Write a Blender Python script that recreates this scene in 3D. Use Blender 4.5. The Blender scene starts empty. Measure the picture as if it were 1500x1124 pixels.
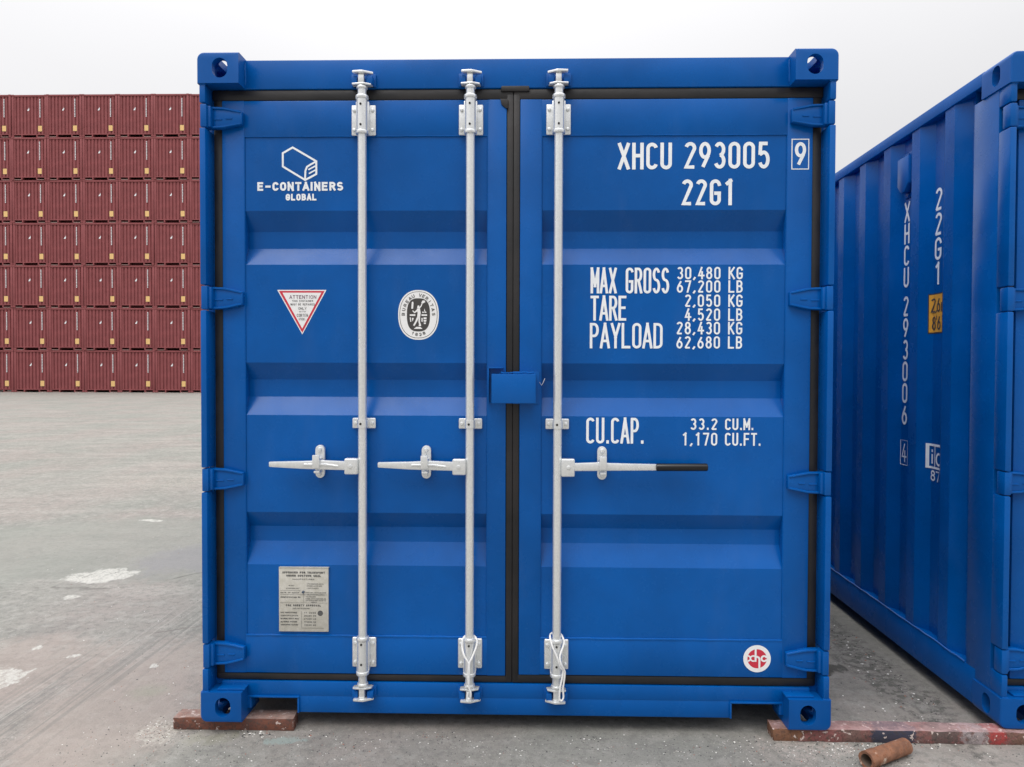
import bpy, bmesh, math, random
from math import radians as R, sin, cos, pi
from mathutils import Vector, Matrix
random.seed(7)
scene = bpy.context.scene
col = scene.collection

# ------------------------------------------------------------------ camera
cam_d = bpy.data.cameras.new("camera")
cam_d.sensor_width = 36.0
cam_d.lens = 36.0 * 1018.3 / 1500.0
cam_d.clip_start = 0.05
cam_d.clip_end = 2000.0
cam = bpy.data.objects.new("camera", cam_d)
col.objects.link(cam)
_f = Vector((-0.02131021, 0.99958927, -0.01916179))
_r = Vector((0.99976721, 0.0213709, 0.00296806))
_u = Vector((-0.00337634, 0.01909408, 0.99981199))
cam.matrix_world = Matrix(((_r.x, _u.x, -_f.x, 1.2688), (_r.y, _u.y, -_f.y, -2.6577), (_r.z, _u.z, -_f.z, 1.4267), (0, 0, 0, 1)))
scene.camera = cam

# ------------------------------------------------------------------ sky and sun
world = bpy.data.worlds.new("World")
scene.world = world
world.use_nodes = True
nt = world.node_tree
nt.nodes.clear()
SUN_EL, SUN_AZ = R(58), R(215)          # azimuth clockwise from +Y
out = nt.nodes.new("ShaderNodeOutputWorld")
sky = nt.nodes.new("ShaderNodeTexSky")
sky.sky_type = 'NISHITA'
sky.sun_disc = False
sky.sun_elevation = SUN_EL
sky.sun_rotation = SUN_AZ
sky.air_density = 2.0
sky.dust_density = 5.0
bg1 = nt.nodes.new("ShaderNodeBackground")
bg1.inputs[1].default_value = 0.1
nt.links.new(sky.outputs[0], bg1.inputs[0])
tc = nt.nodes.new("ShaderNodeTexCoord")
nz = nt.nodes.new("ShaderNodeTexNoise")
nz.inputs['Scale'].default_value = 1.6
nz.inputs['Detail'].default_value = 4
mp = nt.nodes.new("ShaderNodeMapping")
mp.inputs['Scale'].default_value = (1, 1, 2.6)
nt.links.new(tc.outputs['Generated'], mp.inputs[0])
nt.links.new(mp.outputs[0], nz.inputs[0])
sep = nt.nodes.new("ShaderNodeSeparateXYZ")
nt.links.new(tc.outputs['Generated'], sep.inputs[0])
def wmath(op, a, b=None, c=None):
    n = nt.nodes.new("ShaderNodeMath")
    n.operation = op
    for i, v in enumerate((a, b, c)):
        if v is None: continue
        if isinstance(v, (int, float)): n.inputs[i].default_value = v
        else: nt.links.new(v, n.inputs[i])
    return n.outputs[0]
zc = wmath('MAXIMUM', sep.outputs['Z'], 0.0)
# overcast luminance: brighter overhead than at the horizon, brighter towards the left of the view
lum = wmath('MULTIPLY_ADD', wmath('POWER', zc, 3.0), 2.7, 0.80)
lum = wmath('MULTIPLY_ADD', sep.outputs['X'], -0.10, lum)
xq = wmath('MINIMUM', wmath('MULTIPLY', wmath('MULTIPLY', sep.outputs['X'], sep.outputs['X']), 8.0), 1.0)
lum = wmath('MULTIPLY_ADD', wmath('SUBTRACT', 1.0, xq), 0.055, lum)
# low sky behind the viewer darkened, added to deepen the blue paint's contrast
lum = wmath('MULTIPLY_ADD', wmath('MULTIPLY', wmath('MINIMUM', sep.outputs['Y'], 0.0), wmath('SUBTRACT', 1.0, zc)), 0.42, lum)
lum = wmath('MULTIPLY_ADD', wmath('SUBTRACT', nz.outputs[0], 0.5), 0.10, lum)
ccol = nt.nodes.new("ShaderNodeVectorMath")
ccol.operation = 'SCALE'
ccol.inputs[0].default_value = (1.0, 0.992, 1.008)
nt.links.new(lum, ccol.inputs['Scale'])
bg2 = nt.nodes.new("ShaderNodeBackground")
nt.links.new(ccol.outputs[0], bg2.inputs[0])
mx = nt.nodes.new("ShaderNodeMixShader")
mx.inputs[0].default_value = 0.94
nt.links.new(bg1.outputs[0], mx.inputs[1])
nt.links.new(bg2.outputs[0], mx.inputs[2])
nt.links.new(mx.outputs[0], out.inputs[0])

sun_d = bpy.data.lights.new("sun", 'SUN')
sun_d.energy = 0.8
sun_d.angle = R(28)
sun_d.color = (1.0, 0.975, 0.94)
sun = bpy.data.objects.new("sun", sun_d)
col.objects.link(sun)
sd = Vector((sin(SUN_AZ) * cos(SUN_EL), cos(SUN_AZ) * cos(SUN_EL), sin(SUN_EL)))
sun.rotation_euler = sd.to_track_quat('Z', 'Y').to_euler()
sun.location = (0, 0, 30)

vs = scene.view_settings
vs.view_transform = 'Standard'
vs.look = 'None'
vs.exposure = 0.0
vs.gamma = 1.0
scene.cycles.max_bounces = 8
scene.cycles.use_denoising = True

# ------------------------------------------------------------------ material helpers
class Mat:
    def __init__(s, name):
        s.m = bpy.data.materials.new(name)
        s.m.use_nodes = True
        s.nt = s.m.node_tree
        s.b = s.nt.nodes["Principled BSDF"]
        s.tc = s.nt.nodes.new("ShaderNodeTexCoord")
    def link(s, a, b): s.nt.links.new(a, b)
    def vec(s, scale=(1, 1, 1), loc=(0, 0, 0), rot=(0, 0, 0)):
        n = s.nt.nodes.new("ShaderNodeMapping")
        n.inputs['Scale'].default_value = scale
        n.inputs['Location'].default_value = loc
        n.inputs['Rotation'].default_value = rot
        s.link(s.tc.outputs['Object'], n.inputs[0])
        return n.outputs[0]
    def noise(s, scale, detail=4, rough=0.55, vec=None, dist=0.0, out='Fac'):
        n = s.nt.nodes.new("ShaderNodeTexNoise")
        n.inputs['Scale'].default_value = scale
        n.inputs['Detail'].default_value = detail
        n.inputs['Roughness'].default_value = rough
        n.inputs['Distortion'].default_value = dist
        s.link(vec if vec is not None else s.tc.outputs['Object'], n.inputs['Vector'])
        return n.outputs[out]
    def math(s, op, a, b=None, c=None, clamp=False):
        n = s.nt.nodes.new("ShaderNodeMath")
        n.operation = op
        n.use_clamp = clamp
        for i, v in enumerate((a, b, c)):
            if v is None: continue
            if isinstance(v, (int, float)): n.inputs[i].default_value = v
            else: s.link(v, n.inputs[i])
        return n.outputs[0]
    def step(s, v, lo, hi, smooth=True, a=0.0, b=1.0):
        n = s.nt.nodes.new("ShaderNodeMapRange")
        n.interpolation_type = 'SMOOTHSTEP' if smooth else 'LINEAR'
        s.link(v, n.inputs[0])
        n.inputs[1].default_value = lo
        n.inputs[2].default_value = hi
        n.inputs[3].default_value = a
        n.inputs[4].default_value = b
        return n.outputs[0]
    def mix(s, fac, a, b, mode='MIX'):
        n = s.nt.nodes.new("ShaderNodeMix")
        n.data_type = 'RGBA'
        n.blend_type = mode
        if isinstance(fac, (int, float)): n.inputs[0].default_value = fac
        else: s.link(fac, n.inputs[0])
        for i, v in ((6, a), (7, b)):
            if isinstance(v, tuple): n.inputs[i].default_value = (*v, 1)
            else: s.link(v, n.inputs[i])
        return n.outputs[2]
    def bump(s, h, strength=0.3, dist=0.01, prev=None):
        n = s.nt.nodes.new("ShaderNodeBump")
        n.inputs['Strength'].default_value = strength
        n.inputs['Distance'].default_value = dist
        s.link(h, n.inputs['Height'])
        if prev is not None: s.link(prev, n.inputs['Normal'])
        return n.outputs[0]
    def fin(s, color=None, rough=None, metal=None, spec=None, normal=None, coat=None):
        for key, v in (('Base Color', color), ('Roughness', rough), ('Metallic', metal), ('Specular IOR Level', spec), ('Normal', normal), ('Coat Weight', coat)):
            if v is None: continue
            if isinstance(v, tuple): s.b.inputs[key].default_value = (*v, 1)
            elif isinstance(v, (int, float)): s.b.inputs[key].default_value = v
            else: s.link(v, s.b.inputs[key])
        return s.m

def paint_mat(name, base, rough=0.36, vary=0.12, wave=0.42):
    m = Mat(name)
    n1 = m.noise(2.2, 5, 0.6)
    n2 = m.noise(9.0, 4, 0.6, m.vec((1, 1, 0.25)))
    dark = tuple(c * (1 - vary) for c in base)
    lite = tuple(min(1, c * (1 + vary)) for c in base)
    c = m.mix(m.step(n1, 0.3, 0.7), dark, lite)
    dust = m.math('MULTIPLY', m.step(n2, 0.5, 0.8), 0.02)
    c = m.mix(dust, c, (0.35, 0.40, 0.46))
    r = m.step(m.noise(5.0, 5, 0.65), 0.25, 0.75, False, rough - 0.07, rough + 0.1)
    b1 = m.bump(m.noise(260.0, 2, 0.5), 0.05, 0.0008)
    b2 = m.bump(m.noise(3.2, 2, 0.5), wave, 0.012, b1)
    return m.fin(c, r, 0.0, 0.24, b2)

M = {}
M['blue'] = paint_mat('blue_paint', (0.0, 0.092, 0.365), 0.25)
M['blue_cast'] = paint_mat('blue_paint_on_castings', (0.0, 0.087, 0.35), 0.36, 0.12, 0.1)
M['red'] = paint_mat('oxide_red_paint', (0.275, 0.080, 0.084), 0.6, 0.1, 0.1)

m = Mat('red_lip'); M['red_lip'] = m.fin(m.mix(m.noise(6), (0.50, 0.36, 0.33), (0.38, 0.22, 0.20)), 0.7)
m = Mat('galvanised_steel')
n = m.noise(130, 3, 0.5); v = m.noise(9, 3, 0.6, m.vec((1, 1, .3)))
c = m.mix(m.step(n, .35, .7), (0.80, 0.82, 0.825), (0.88, 0.895, 0.89))
c = m.mix(m.step(v, .55, .8, True, 0, .35), c, (0.60, 0.60, 0.58))
M['galv'] = m.fin(c, m.step(v, .3, .7, False, .22, .34), 0.6, 0.5)
m = Mat('rubber_gasket')
c = m.mix(m.step(m.noise(3, 5, .6), .35, .7), (0.009, 0.009, 0.010), (0.024, 0.021, 0.021))
M['rubber'] = m.fin(c, m.step(m.noise(12, 4), .3, .7, False, .38, .6), 0, .45, m.bump(m.noise(30, 3), .25, .003))
m = Mat('black_grip'); M['grip'] = m.fin((0.006, 0.006, 0.007), 0.28, 0, .5, m.bump(m.noise(60, 2), .1, .001))
m = Mat('white_vinyl'); M['white'] = m.fin(m.mix(m.step(m.noise(18, 4), .35, .8), (0.90, 0.93, 0.95), (0.80, 0.84, 0.88)), .5)
m = Mat('sticker_white'); M['stick'] = m.fin((0.88, 0.88, 0.88), .4)
m = Mat('sticker_red'); M['sred'] = m.fin((0.62, 0.03, 0.06), .4)
m = Mat('sticker_dark'); M['sdark'] = m.fin((0.055, 0.052, 0.05), .45)
m = Mat('sticker_grey_ink'); M['ink'] = m.fin((0.10, 0.10, 0.10), .5)
m = Mat('sticker_purple_ink'); M['pink'] = m.fin((0.14, 0.05, 0.10), .5)
m = Mat('label_yellow'); M['yel'] = m.fin(m.mix(m.noise(9), (0.85, 0.42, 0.05), (0.75, 0.36, 0.04)), .45)
m = Mat('hole_black'); M['hole'] = m.fin((0.004, 0.004, 0.004), .8)
m = Mat('faded_yellow_label'); M['yel2'] = m.fin((0.85, 0.55, 0.22), .5)
m = Mat('data_plate_metal')
n = m.noise(40, 5, .7)
M['plate'] = m.fin(m.mix(m.step(n, .3, .7), (0.58, 0.56, 0.49), (0.70, 0.68, 0.62)), .42, .35, .5, m.bump(n, .1, .001))
m = Mat('rope'); M['rope'] = m.fin((0.86, 0.86, 0.85), .55)
m = Mat('cam_dark'); M['camdark'] = m.fin((0.10, 0.13, 0.18), .5, .5)

# rusty scrap pipe
m = Mat('rusty_pipe')
a = m.noise(28, 6, .65); b_ = m.noise(110, 4, .6); w_ = m.noise(22, 5, .7, m.vec((1, 1, 1), (3, 1, 2)))
c = m.mix(m.step(a, .35, .65), (0.17, 0.085, 0.055), (0.31, 0.15, 0.09))
c = m.mix(m.step(b_, .5, .7), c, (0.22, 0.085, 0.04))
c = m.mix(m.step(w_, .60, .70), c, (0.62, 0.50, 0.40))
M['rust'] = m.fin(c, .85, 0, .3, m.bump(b_, .7, .004))
m = Mat('inside_of_rusty_pipe'); M['rustdark'] = m.fin(m.mix(m.noise(30), (0.10, 0.07, 0.05), (0.20, 0.15, 0.12)), .9)

# painted beams
def beam_mat(name, c1, c2, blue):
    m = Mat(name)
    n = m.noise(9, 6, .7); f = m.noise(60, 5, .7); w = m.noise(38, 4, .6, m.vec((1, 1, 1), (5, 5, 5)))
    c = m.mix(m.step(n, .38, .62), c1, c2)
    c = m.mix(m.step(f, .5, .68), c, (0.10, 0.07, 0.06))
    if blue:
        sx_ = m.nt.nodes.new("ShaderNodeSeparateXYZ"); m.link(m.tc.outputs['Object'], sx_.inputs[0])
        xx = m.math('MULTIPLY_ADD', m.math('SUBTRACT', m.noise(26, 5, .7), .5), .22, sx_.outputs[0])
        for x0, x1, k_, cc in ((2.10, 2.34, .85, (0.22, 0.11, 0.06)), (2.60, 2.77, .9, (0.035, 0.05, 0.085)), (2.83, 2.93, .7, (0.10, 0.09, 0.085)), (2.95, 3.03, .7, (0.40, 0.37, 0.38)), (3.05, 3.10, .8, (0.42, 0.05, 0.05)), (3.12, 3.6, .8, (0.19, 0.11, 0.08))):
            q_ = m.math('MULTIPLY', m.step(xx, x0 - .015, x0 + .015), m.step(xx, x1 + .015, x1 - .015))
            c = m.mix(m.math('MULTIPLY', q_, k_), c, cc)
    c = m.mix(m.math('MULTIPLY', m.step(m.noise(85, 4, .7), .50, .60), .5), c, (0.07, 0.055, 0.05))
    c = m.mix(m.step(w, .60, .64), c, (0.62, 0.52, 0.48))
    # dust lying on the upward face
    g = m.nt.nodes.new("ShaderNodeNewGeometry")
    sx = m.nt.nodes.new("ShaderNodeSeparateXYZ")
    m.link(g.outputs['Normal'], sx.inputs[0])
    up = m.math('MULTIPLY', m.step(sx.outputs['Z'], .6, .95), m.step(m.noise(20, 5, .7), .3, .7, True, .25, .75))
    c = m.mix(up, c, (0.50, 0.33, 0.32) if blue else (0.42, 0.32, 0.28))
    return m.fin(c, .85, 0, .3, m.bump(f, .9, .006))
M['beam_red'] = beam_mat('weathered_red_paint', (0.26, 0.10, 0.095), (0.20, 0.12, 0.105), True)
M['beam_brown'] = beam_mat('brown_rusty_steel', (0.22, 0.085, 0.055), (0.15, 0.065, 0.05), False)

# concrete yard
m = Mat('yard_concrete')
P = m.tc.outputs['Object']
big = m.noise(0.55, 4, .55, m.vec((1, .55, 1)))
mid = m.noise(3.2, 6, .62, None, .4)
fine = m.noise(24, 6, .68)
grain = m.noise(170, 3, .7)
hue = m.noise(0.8, 3, .5, m.vec((1, .6, 1), (4, 9, 0)))
streak = m.noise(1.6, 5, .6, m.vec((.35, 1.6, 1), (0, 3, 0)))
c = m.mix(m.step(hue, .40, .60), (0.350, 0.365, 0.335), (0.415, 0.372, 0.350))
c = m.mix(m.step(big, .35, .68, True, 0, .45), c, (0.49, 0.455, 0.43))
c = m.mix(m.step(mid, .46, .62, True, 0, .42), c, (0.30, 0.30, 0.285))
c = m.mix(m.step(streak, .50, .62, True, 0, .38), c, (0.56, 0.53, 0.50))
c = m.mix(m.step(fine, .48, .60, True, 0, .5), c, (0.24, 0.235, 0.225))
c = m.mix(m.step(m.noise(11, 7, .75, m.vec((1, 1, 1), (7, 2, 0))), .50, .60, True, 0, .5), c, (0.54, 0.53, 0.50))
c = m.mix(m.step(grain, .54, .70, True, 0, .6), c, (0.15, 0.145, 0.14))
c = m.mix(m.step(m.noise(140, 3, .7, m.vec((1, 1, 1), (3, 3, 3))), .56, .70, True, 0, .6), c, (0.66, 0.64, 0.60))
def blob(cx, cy, rx, ry, rot, jag=0.5, nscale=6.0, soft=0.12):
    v = m.nt.nodes.new("ShaderNodeMapping")
    v.vector_type = 'TEXTURE'
    v.inputs['Location'].default_value = (cx, cy, 0)
    v.inputs['Rotation'].default_value = (0, 0, rot)
    v.inputs['Scale'].default_value = (rx, ry, 1)
    m.link(P, v.inputs[0])
    s2 = m.nt.nodes.new("ShaderNodeSeparateXYZ")
    m.link(v.outputs[0], s2.inputs[0])
    d = m.math('SQRT', m.math('ADD', m.math('POWER', m.math('ABSOLUTE', s2.outputs[0]), 2.0), m.math('POWER', m.math('ABSOLUTE', s2.outputs[1]), 2.0)))
    nn = m.noise(nscale, 7, .72, m.vec((1, .55, 1), (cx * 3.1, cy * 1.7, 0)))
    d = m.math('ADD', d, m.math('MULTIPLY', m.math('SUBTRACT', nn, .5), jag * 4.5))
    return m.step(d, 1.0, 1.0 - soft)
vor = m.nt.nodes.new("ShaderNodeTexVoronoi"); vor.inputs['Scale'].default_value = 62; m.link(P, vor.inputs['Vector'])
c = m.mix(m.math('MULTIPLY', m.step(vor.outputs['Distance'], .20, .10), m.step(m.noise(5, 4, .7, m.vec((1, 1, 1), (2, 6, 0))), .54, .66, True, 0, .8)), c, (0.13, 0.125, 0.12))
vor2 = m.nt.nodes.new("ShaderNodeTexVoronoi"); vor2.inputs['Scale'].default_value = 41; m.link(m.vec((1, 1, 1), (.37, .81, 0)), vor2.inputs['Vector'])
c = m.mix(m.math('MULTIPLY', m.step(vor2.outputs['Distance'], .17, .09), m.step(m.noise(7, 3, .6, m.vec((1, 1, 1), (8, 1, 0))), .52, .60, True, 0, .8)), c, (0.74, 0.72, 0.68))
# broad areas of different tone
c = m.mix(m.math('MULTIPLY', blob(-1.9, 2.9, 2.6, 1.15, .05, .35, 1.5, .3), .60), c, (0.36, 0.375, 0.345))
c = m.mix(m.math('MULTIPLY', blob(-1.15, 2.55, .55, .5, .2, .4, 3, .4), .55), c, (0.35, 0.345, 0.375))
c = m.mix(m.math('MULTIPLY', blob(-1.2, .55, .5, .5, .2, .5, 3, .5), .5), c, (0.52, 0.43, 0.39))
c = m.mix(m.math('MULTIPLY', blob(-.45, .2, .45, .9, .1, .4, 3, .5), .6), c, (0.52, 0.445, 0.405))
# far-off slab joint and gravelly band
c = m.mix(m.math('MULTIPLY', blob(-4.2, 10.2, 4.6, .05, 0.03, .25, 2, .9), .55), c, (0.27, 0.25, 0.24))
spk = m.step(m.noise(34, 5, .8), .50, .62)
c = m.mix(m.math('MULTIPLY', m.math('MULTIPLY', blob(-3.0, 6.3, 1.5, .85, .25, .5, 2, .7), spk), .75), c, (0.64, 0.56, 0.50))
c = m.mix(m.math('MULTIPLY', m.math('MULTIPLY', blob(-3.6, 5.5, 2.4, .5, .2, .6, 2, .7), m.step(m.noise(42, 4, .8), .54, .64)), .6), c, (0.24, 0.20, 0.18))
# wavy slab edge
sepP = m.nt.nodes.new("ShaderNodeSeparateXYZ"); m.link(P, sepP.inputs[0])
wy = m.math('MULTIPLY_ADD', m.step(sepP.outputs[0], -1.5, -.4), .85, 1.78)
wy = m.math('MULTIPLY_ADD', m.math('SUBTRACT', m.noise(5, 5, .6), .5), .16, wy)
dl = m.math('ABSOLUTE', m.math('SUBTRACT', sepP.outputs[1], wy))
edge = m.math('MULTIPLY', m.step(dl, .035, .004), m.step(m.noise(3, 3), .38, .52))
edge = m.math('MULTIPLY', edge, m.math('MULTIPLY', m.step(sepP.outputs[0], -3.2, -2.0), m.step(sepP.outputs[0], .2, -.5)))
c = m.mix(m.math('MULTIPLY', edge, .6), c, (0.17, 0.16, 0.15))
wy2 = m.math('MULTIPLY_ADD', sepP.outputs[0], .5, 1.41)
wy2 = m.math('MULTIPLY_ADD', m.math('SUBTRACT', m.noise(7, 4, .6), .5), .06, wy2)
dl2 = m.math('ABSOLUTE', m.math('SUBTRACT', sepP.outputs[1], wy2))
e2 = m.math('MULTIPLY', m.step(dl2, .014, .003), m.math('MULTIPLY', m.step(sepP.outputs[0], -.85, -.7), m.step(sepP.outputs[0], .0, -.3)))
c = m.mix(m.math('MULTIPLY', e2, .55), c, (0.20, 0.17, 0.16))
# tyre drag marks running away from the viewer
tv = m.vec((1, 1, 1), (0.0, 0, 0), (0, 0, R(5)))
ts = m.nt.nodes.new("ShaderNodeSeparateXYZ"); m.link(tv, ts.inputs[0])
band = m.math('MULTIPLY', m.step(ts.outputs[0], -1.15, -.90), m.step(ts.outputs[0], -.45, -.70))
band = m.math('MULTIPLY', band, m.step(ts.outputs[1], 1.9, 1.1))
ln = m.noise(1.0, 3, .6, m.vec((34, .9, 1), (0, 0, 0), (0, 0, R(5))))
ln2 = m.noise(1.0, 3, .6, m.vec((46, .7, 1), (3, 8, 0), (0, 0, R(5))))
c = m.mix(m.math('MULTIPLY', m.math('MULTIPLY', band, m.step(ln, .50, .60)), .45), c, (0.25, 0.25, 0.24))
c = m.mix(m.math('MULTIPLY', m.math('MULTIPLY', band, m.step(ln2, .56, .64)), .40), c, (0.62, 0.59, 0.55))
# spilled white paint patches
WH = (0.80, 0.79, 0.75)
brk = m.math('MULTIPLY', m.step(m.noise(26, 6, .75, m.vec((1, .5, 1), (3, 3, 0))), .42, .50, True, .35, 1), m.step(m.noise(90, 4, .75), .40, .52, True, .4, 1))
for a_ in ((-1.66, 2.06, .24, .17, .3, .42, 9), (-1.58, 1.60, .05, .05, .5, .6, 14), (-1.17, .46, .13, .13, .6, .65, 12), (-2.27, 3.80, .13, .05, -.2, .5, 9),
           (-.98, .72, .035, .02, .4, .8, 26), (-1.23, .82, .025, .03, 0, .8, 24), (-1.62, 1.95, .10, .08, .2, .9, 14), (-.52, .62, .02, .03, .3, .9, 30)):
    c = m.mix(m.math('MULTIPLY', m.math('MULTIPLY', blob(*a_, .25), brk), .95), c, WH)
# pale chalky dust by the skids, dark oil by the corner, greenish stain
c = m.mix(m.math('MULTIPLY', m.math('MULTIPLY', blob(2.32, -.02, .22, .12, .0, .7, 12, .5), m.step(m.noise(50, 5, .8), .42, .58)), .8), c, (0.68, 0.60, 0.56))
c = m.mix(m.math('MULTIPLY', m.math('MULTIPLY', blob(-.16, .02, .10, .12, .5, .8, 16, .4), m.step(m.noise(60, 5, .8), .44, .58)), .8), c, (0.70, 0.66, 0.60))
c = m.mix(m.math('MULTIPLY', blob(.04, -.02, .16, .07, .2, .6, 9, .8), .4), c, (0.34, 0.34, 0.22))
c = m.mix(m.math('MULTIPLY', blob(-.40, .36, .10, .10, .3, .5, 6, .9), .3), c, (0.35, 0.42, 0.30))
c = m.mix(m.math('MULTIPLY', blob(.33, -.03, .08, .03, .0, .9, 28, .3), .6), c, (0.45, 0.60, 0.58))
c = m.mix(m.math('MULTIPLY', blob(2.72, .68, .09, .07, .3, .6, 14, .4), .88), c, (0.035, 0.035, 0.03))
c = m.mix(m.math('MULTIPLY', m.math('MULTIPLY', blob(2.93, 1.0, .16, 1.5, .02, .6, 6, .7), m.step(m.noise(24, 5, .8), .44, .56)), .75), c, (0.06, 0.06, 0.055))
# contact shade and dirt painted in front of and under the containers, with speckle
near = blob(1.3, .0, 1.9, .50, 0, .3, 3, .6)
c = m.mix(m.math('MULTIPLY', near, .22), c, (0.30, 0.29, 0.28))
c = m.mix(m.math('MULTIPLY', m.math('MULTIPLY', near, m.step(m.noise(46, 4, .75), .60, .68)), .7), c, (0.10, 0.10, 0.10))
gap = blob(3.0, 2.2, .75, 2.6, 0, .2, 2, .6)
c = m.mix(m.math('MULTIPLY', gap, .45), c, (0.29, 0.285, 0.26))  # shade of the gap between the containers, painted into the ground colour
rs = m.nt.nodes.new("ShaderNodeSeparateXYZ"); m.link(m.vec((1, 1, 1), (0, 0, 0), (0, 0, R(-1.6))), rs.inputs[0])
c = m.mix(1.0, c, (0.675, 0.67, 0.645), 'MULTIPLY')
hh = m.math('ADD', m.math('MULTIPLY', mid, .5), m.math('ADD', m.math('MULTIPLY', fine, .35), m.math('MULTIPLY', grain, .12)))
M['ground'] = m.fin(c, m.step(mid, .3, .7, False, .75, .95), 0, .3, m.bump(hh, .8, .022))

m = Mat('loose_grit')
g = m.nt.nodes.new("ShaderNodeNewGeometry")
r = m.nt.nodes.new("ShaderNodeValToRGB")
r.color_ramp.interpolation = 'CONSTANT'
els = r.color_ramp.elements
els[0].position = 0; els[0].color = (.05, .05, .05, 1)
els[1].position = .38; els[1].color = (.20, .19, .18, 1)
for p_, k_ in ((.6, (.36, .34, .31, 1)), (.80, (.78, .77, .73, 1)), (.94, (.30, .12, .08, 1))):
    e_ = els.new(p_); e_.color = k_
m.link(g.outputs['Random Per Island'], r.inputs[0])
M['grit'] = m.fin(r.outputs[0], .9)

# ------------------------------------------------------------------ mesh helpers
class MB:
    """collects shapes and links them as one mesh object"""
    def __init__(s): s.b = bmesh.new()
    def _add(s, t):
        me = bpy.data.meshes.new("tmp")
        t.to_mesh(me); t.free()
        s.b.from_mesh(me)
        bpy.data.meshes.remove(me)
    def box(s, x0, x1, y0, y1, z0, z1, bev=0.0, seg=2):
        t = bmesh.new()
        bmesh.ops.create_cube(t, size=1.0)
        bmesh.ops.scale(t, vec=(x1 - x0, y1 - y0, z1 - z0), verts=t.verts)
        bmesh.ops.translate(t, vec=((x0 + x1) / 2, (y0 + y1) / 2, (z0 + z1) / 2), verts=t.verts)
        if bev: bmesh.ops.bevel(t, geom=t.edges[:], offset=bev, segments=seg, affect='EDGES', profile=0.5)
        s._add(t); return s
    def cyl(s, p0, p1, r0, r1=None, n=20, bev=0.0):
        r1 = r0 if r1 is None else r1
        t = bmesh.new()
        p0, p1 = Vector(p0), Vector(p1); d = p1 - p0
        bmesh.ops.create_cone(t, cap_ends=True, segments=n, radius1=r0, radius2=r1, depth=d.length)
        if bev: bmesh.ops.bevel(t, geom=[e for e in t.edges if len(e.link_faces) == 2 and any(len(f.verts) > 4 for f in e.link_faces)], offset=bev, segments=2, affect='EDGES', profile=0.5)
        mat = Matrix.Translation((p0 + p1) / 2) @ d.to_track_quat('Z', 'Y').to_matrix().to_4x4()
        bmesh.ops.transform(t, matrix=mat, verts=t.verts)
        s._add(t); return s
    def prism(s, pts, axis, a0, a1, bev=0.0, seg=2):
        """pts 2D polygon; axis 'y': pts are (x,z); 'x': (y,z); 'z': (x,y)"""
        t = bmesh.new()
        f = {'y': lambda p, a: (p[0], a, p[1]), 'x': lambda p, a: (a, p[0], p[1]), 'z': lambda p, a: (p[0], p[1], a)}[axis]
        A = [t.verts.new(f(p, a0)) for p in pts]; B = [t.verts.new(f(p, a1)) for p in pts]
        n = len(pts)
        t.faces.new(A); t.faces.new(B[::-1])
        for i in range(n): t.faces.new((A[i], B[i], B[(i + 1) % n], A[(i + 1) % n]))
        bmesh.ops.recalc_face_normals(t, faces=t.faces)
        if bev: bmesh.ops.bevel(t, geom=t.edges[:], offset=bev, segments=seg, affect='EDGES', profile=0.5)
        s._add(t); return s
    def tube(s, pts, r, n=8):
        t = bmesh.new()
        pts = [Vector(p) for p in pts]
        rings = []
        for i, p in enumerate(pts):
            d = (pts[min(i + 1, len(pts) - 1)] - pts[max(i - 1, 0)]).normalized()
            ref = Vector((0, 1, 0)) if abs(d.y) < .9 else Vector((1, 0, 0))
            u = d.cross(ref).normalized(); w = d.cross(u)
            rings.append([t.verts.new(p + u * (r * cos(2 * pi * k / n)) + w * (r * sin(2 * pi * k / n))) for k in range(n)])
        for a, b in zip(rings, rings[1:]):
            for k in range(n): t.faces.new((a[k], a[(k + 1) % n], b[(k + 1) % n], b[k]))
        t.faces.new(rings[0]); t.faces.new(rings[-1])
        bmesh.ops.recalc_face_normals(t, faces=t.faces)
        s._add(t); return s
    def sweep(s, prof, f, a0, a1, n=1):
        """open profile list of 2D points; f(p, a) -> xyz"""
        rows = []
        for k in range(n + 1):
            a = a0 + (a1 - a0) * k / n
            rows.append([s.b.verts.new(f(p, a)) for p in prof])
        for r0, r1 in zip(rows, rows[1:]):
            for i in range(len(prof) - 1): s.b.faces.new((r0[i], r0[i + 1], r1[i + 1], r1[i]))
        return s
    def face(s, pts):
        s.b.faces.new([s.b.verts.new(p) for p in pts]); return s
    def build(s, name, mat, parent=None, recalc=False, smooth=True):
        if recalc: bmesh.ops.recalc_face_normals(s.b, faces=s.b.faces)
        me = bpy.data.meshes.new(name)
        s.b.to_mesh(me); s.b.free()
        for k in (mat if isinstance(mat, list) else [mat]): me.materials.append(M[k])
        if smooth and len(me.polygons):
            me.shade_smooth()
            me.set_sharp_from_angle(angle=R(24))
        o = bpy.data.objects.new(name, me)
        col.objects.link(o)
        if parent is not None: o.parent = parent
        return o

def empty(name, loc, rz=0.0):
    o = bpy.data.objects.new(name, None)
    o.empty_display_size = 0.2
    o.location = loc
    o.rotation_euler = (0, 0, rz)
    col.objects.link(o)
    return o
def tag(o, label=None, cat=None, group=None, kind=None):
    for k, v in (('label', label), ('category', cat), ('group', group), ('kind', kind)):
        if v: o[k] = v
    return o

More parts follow.
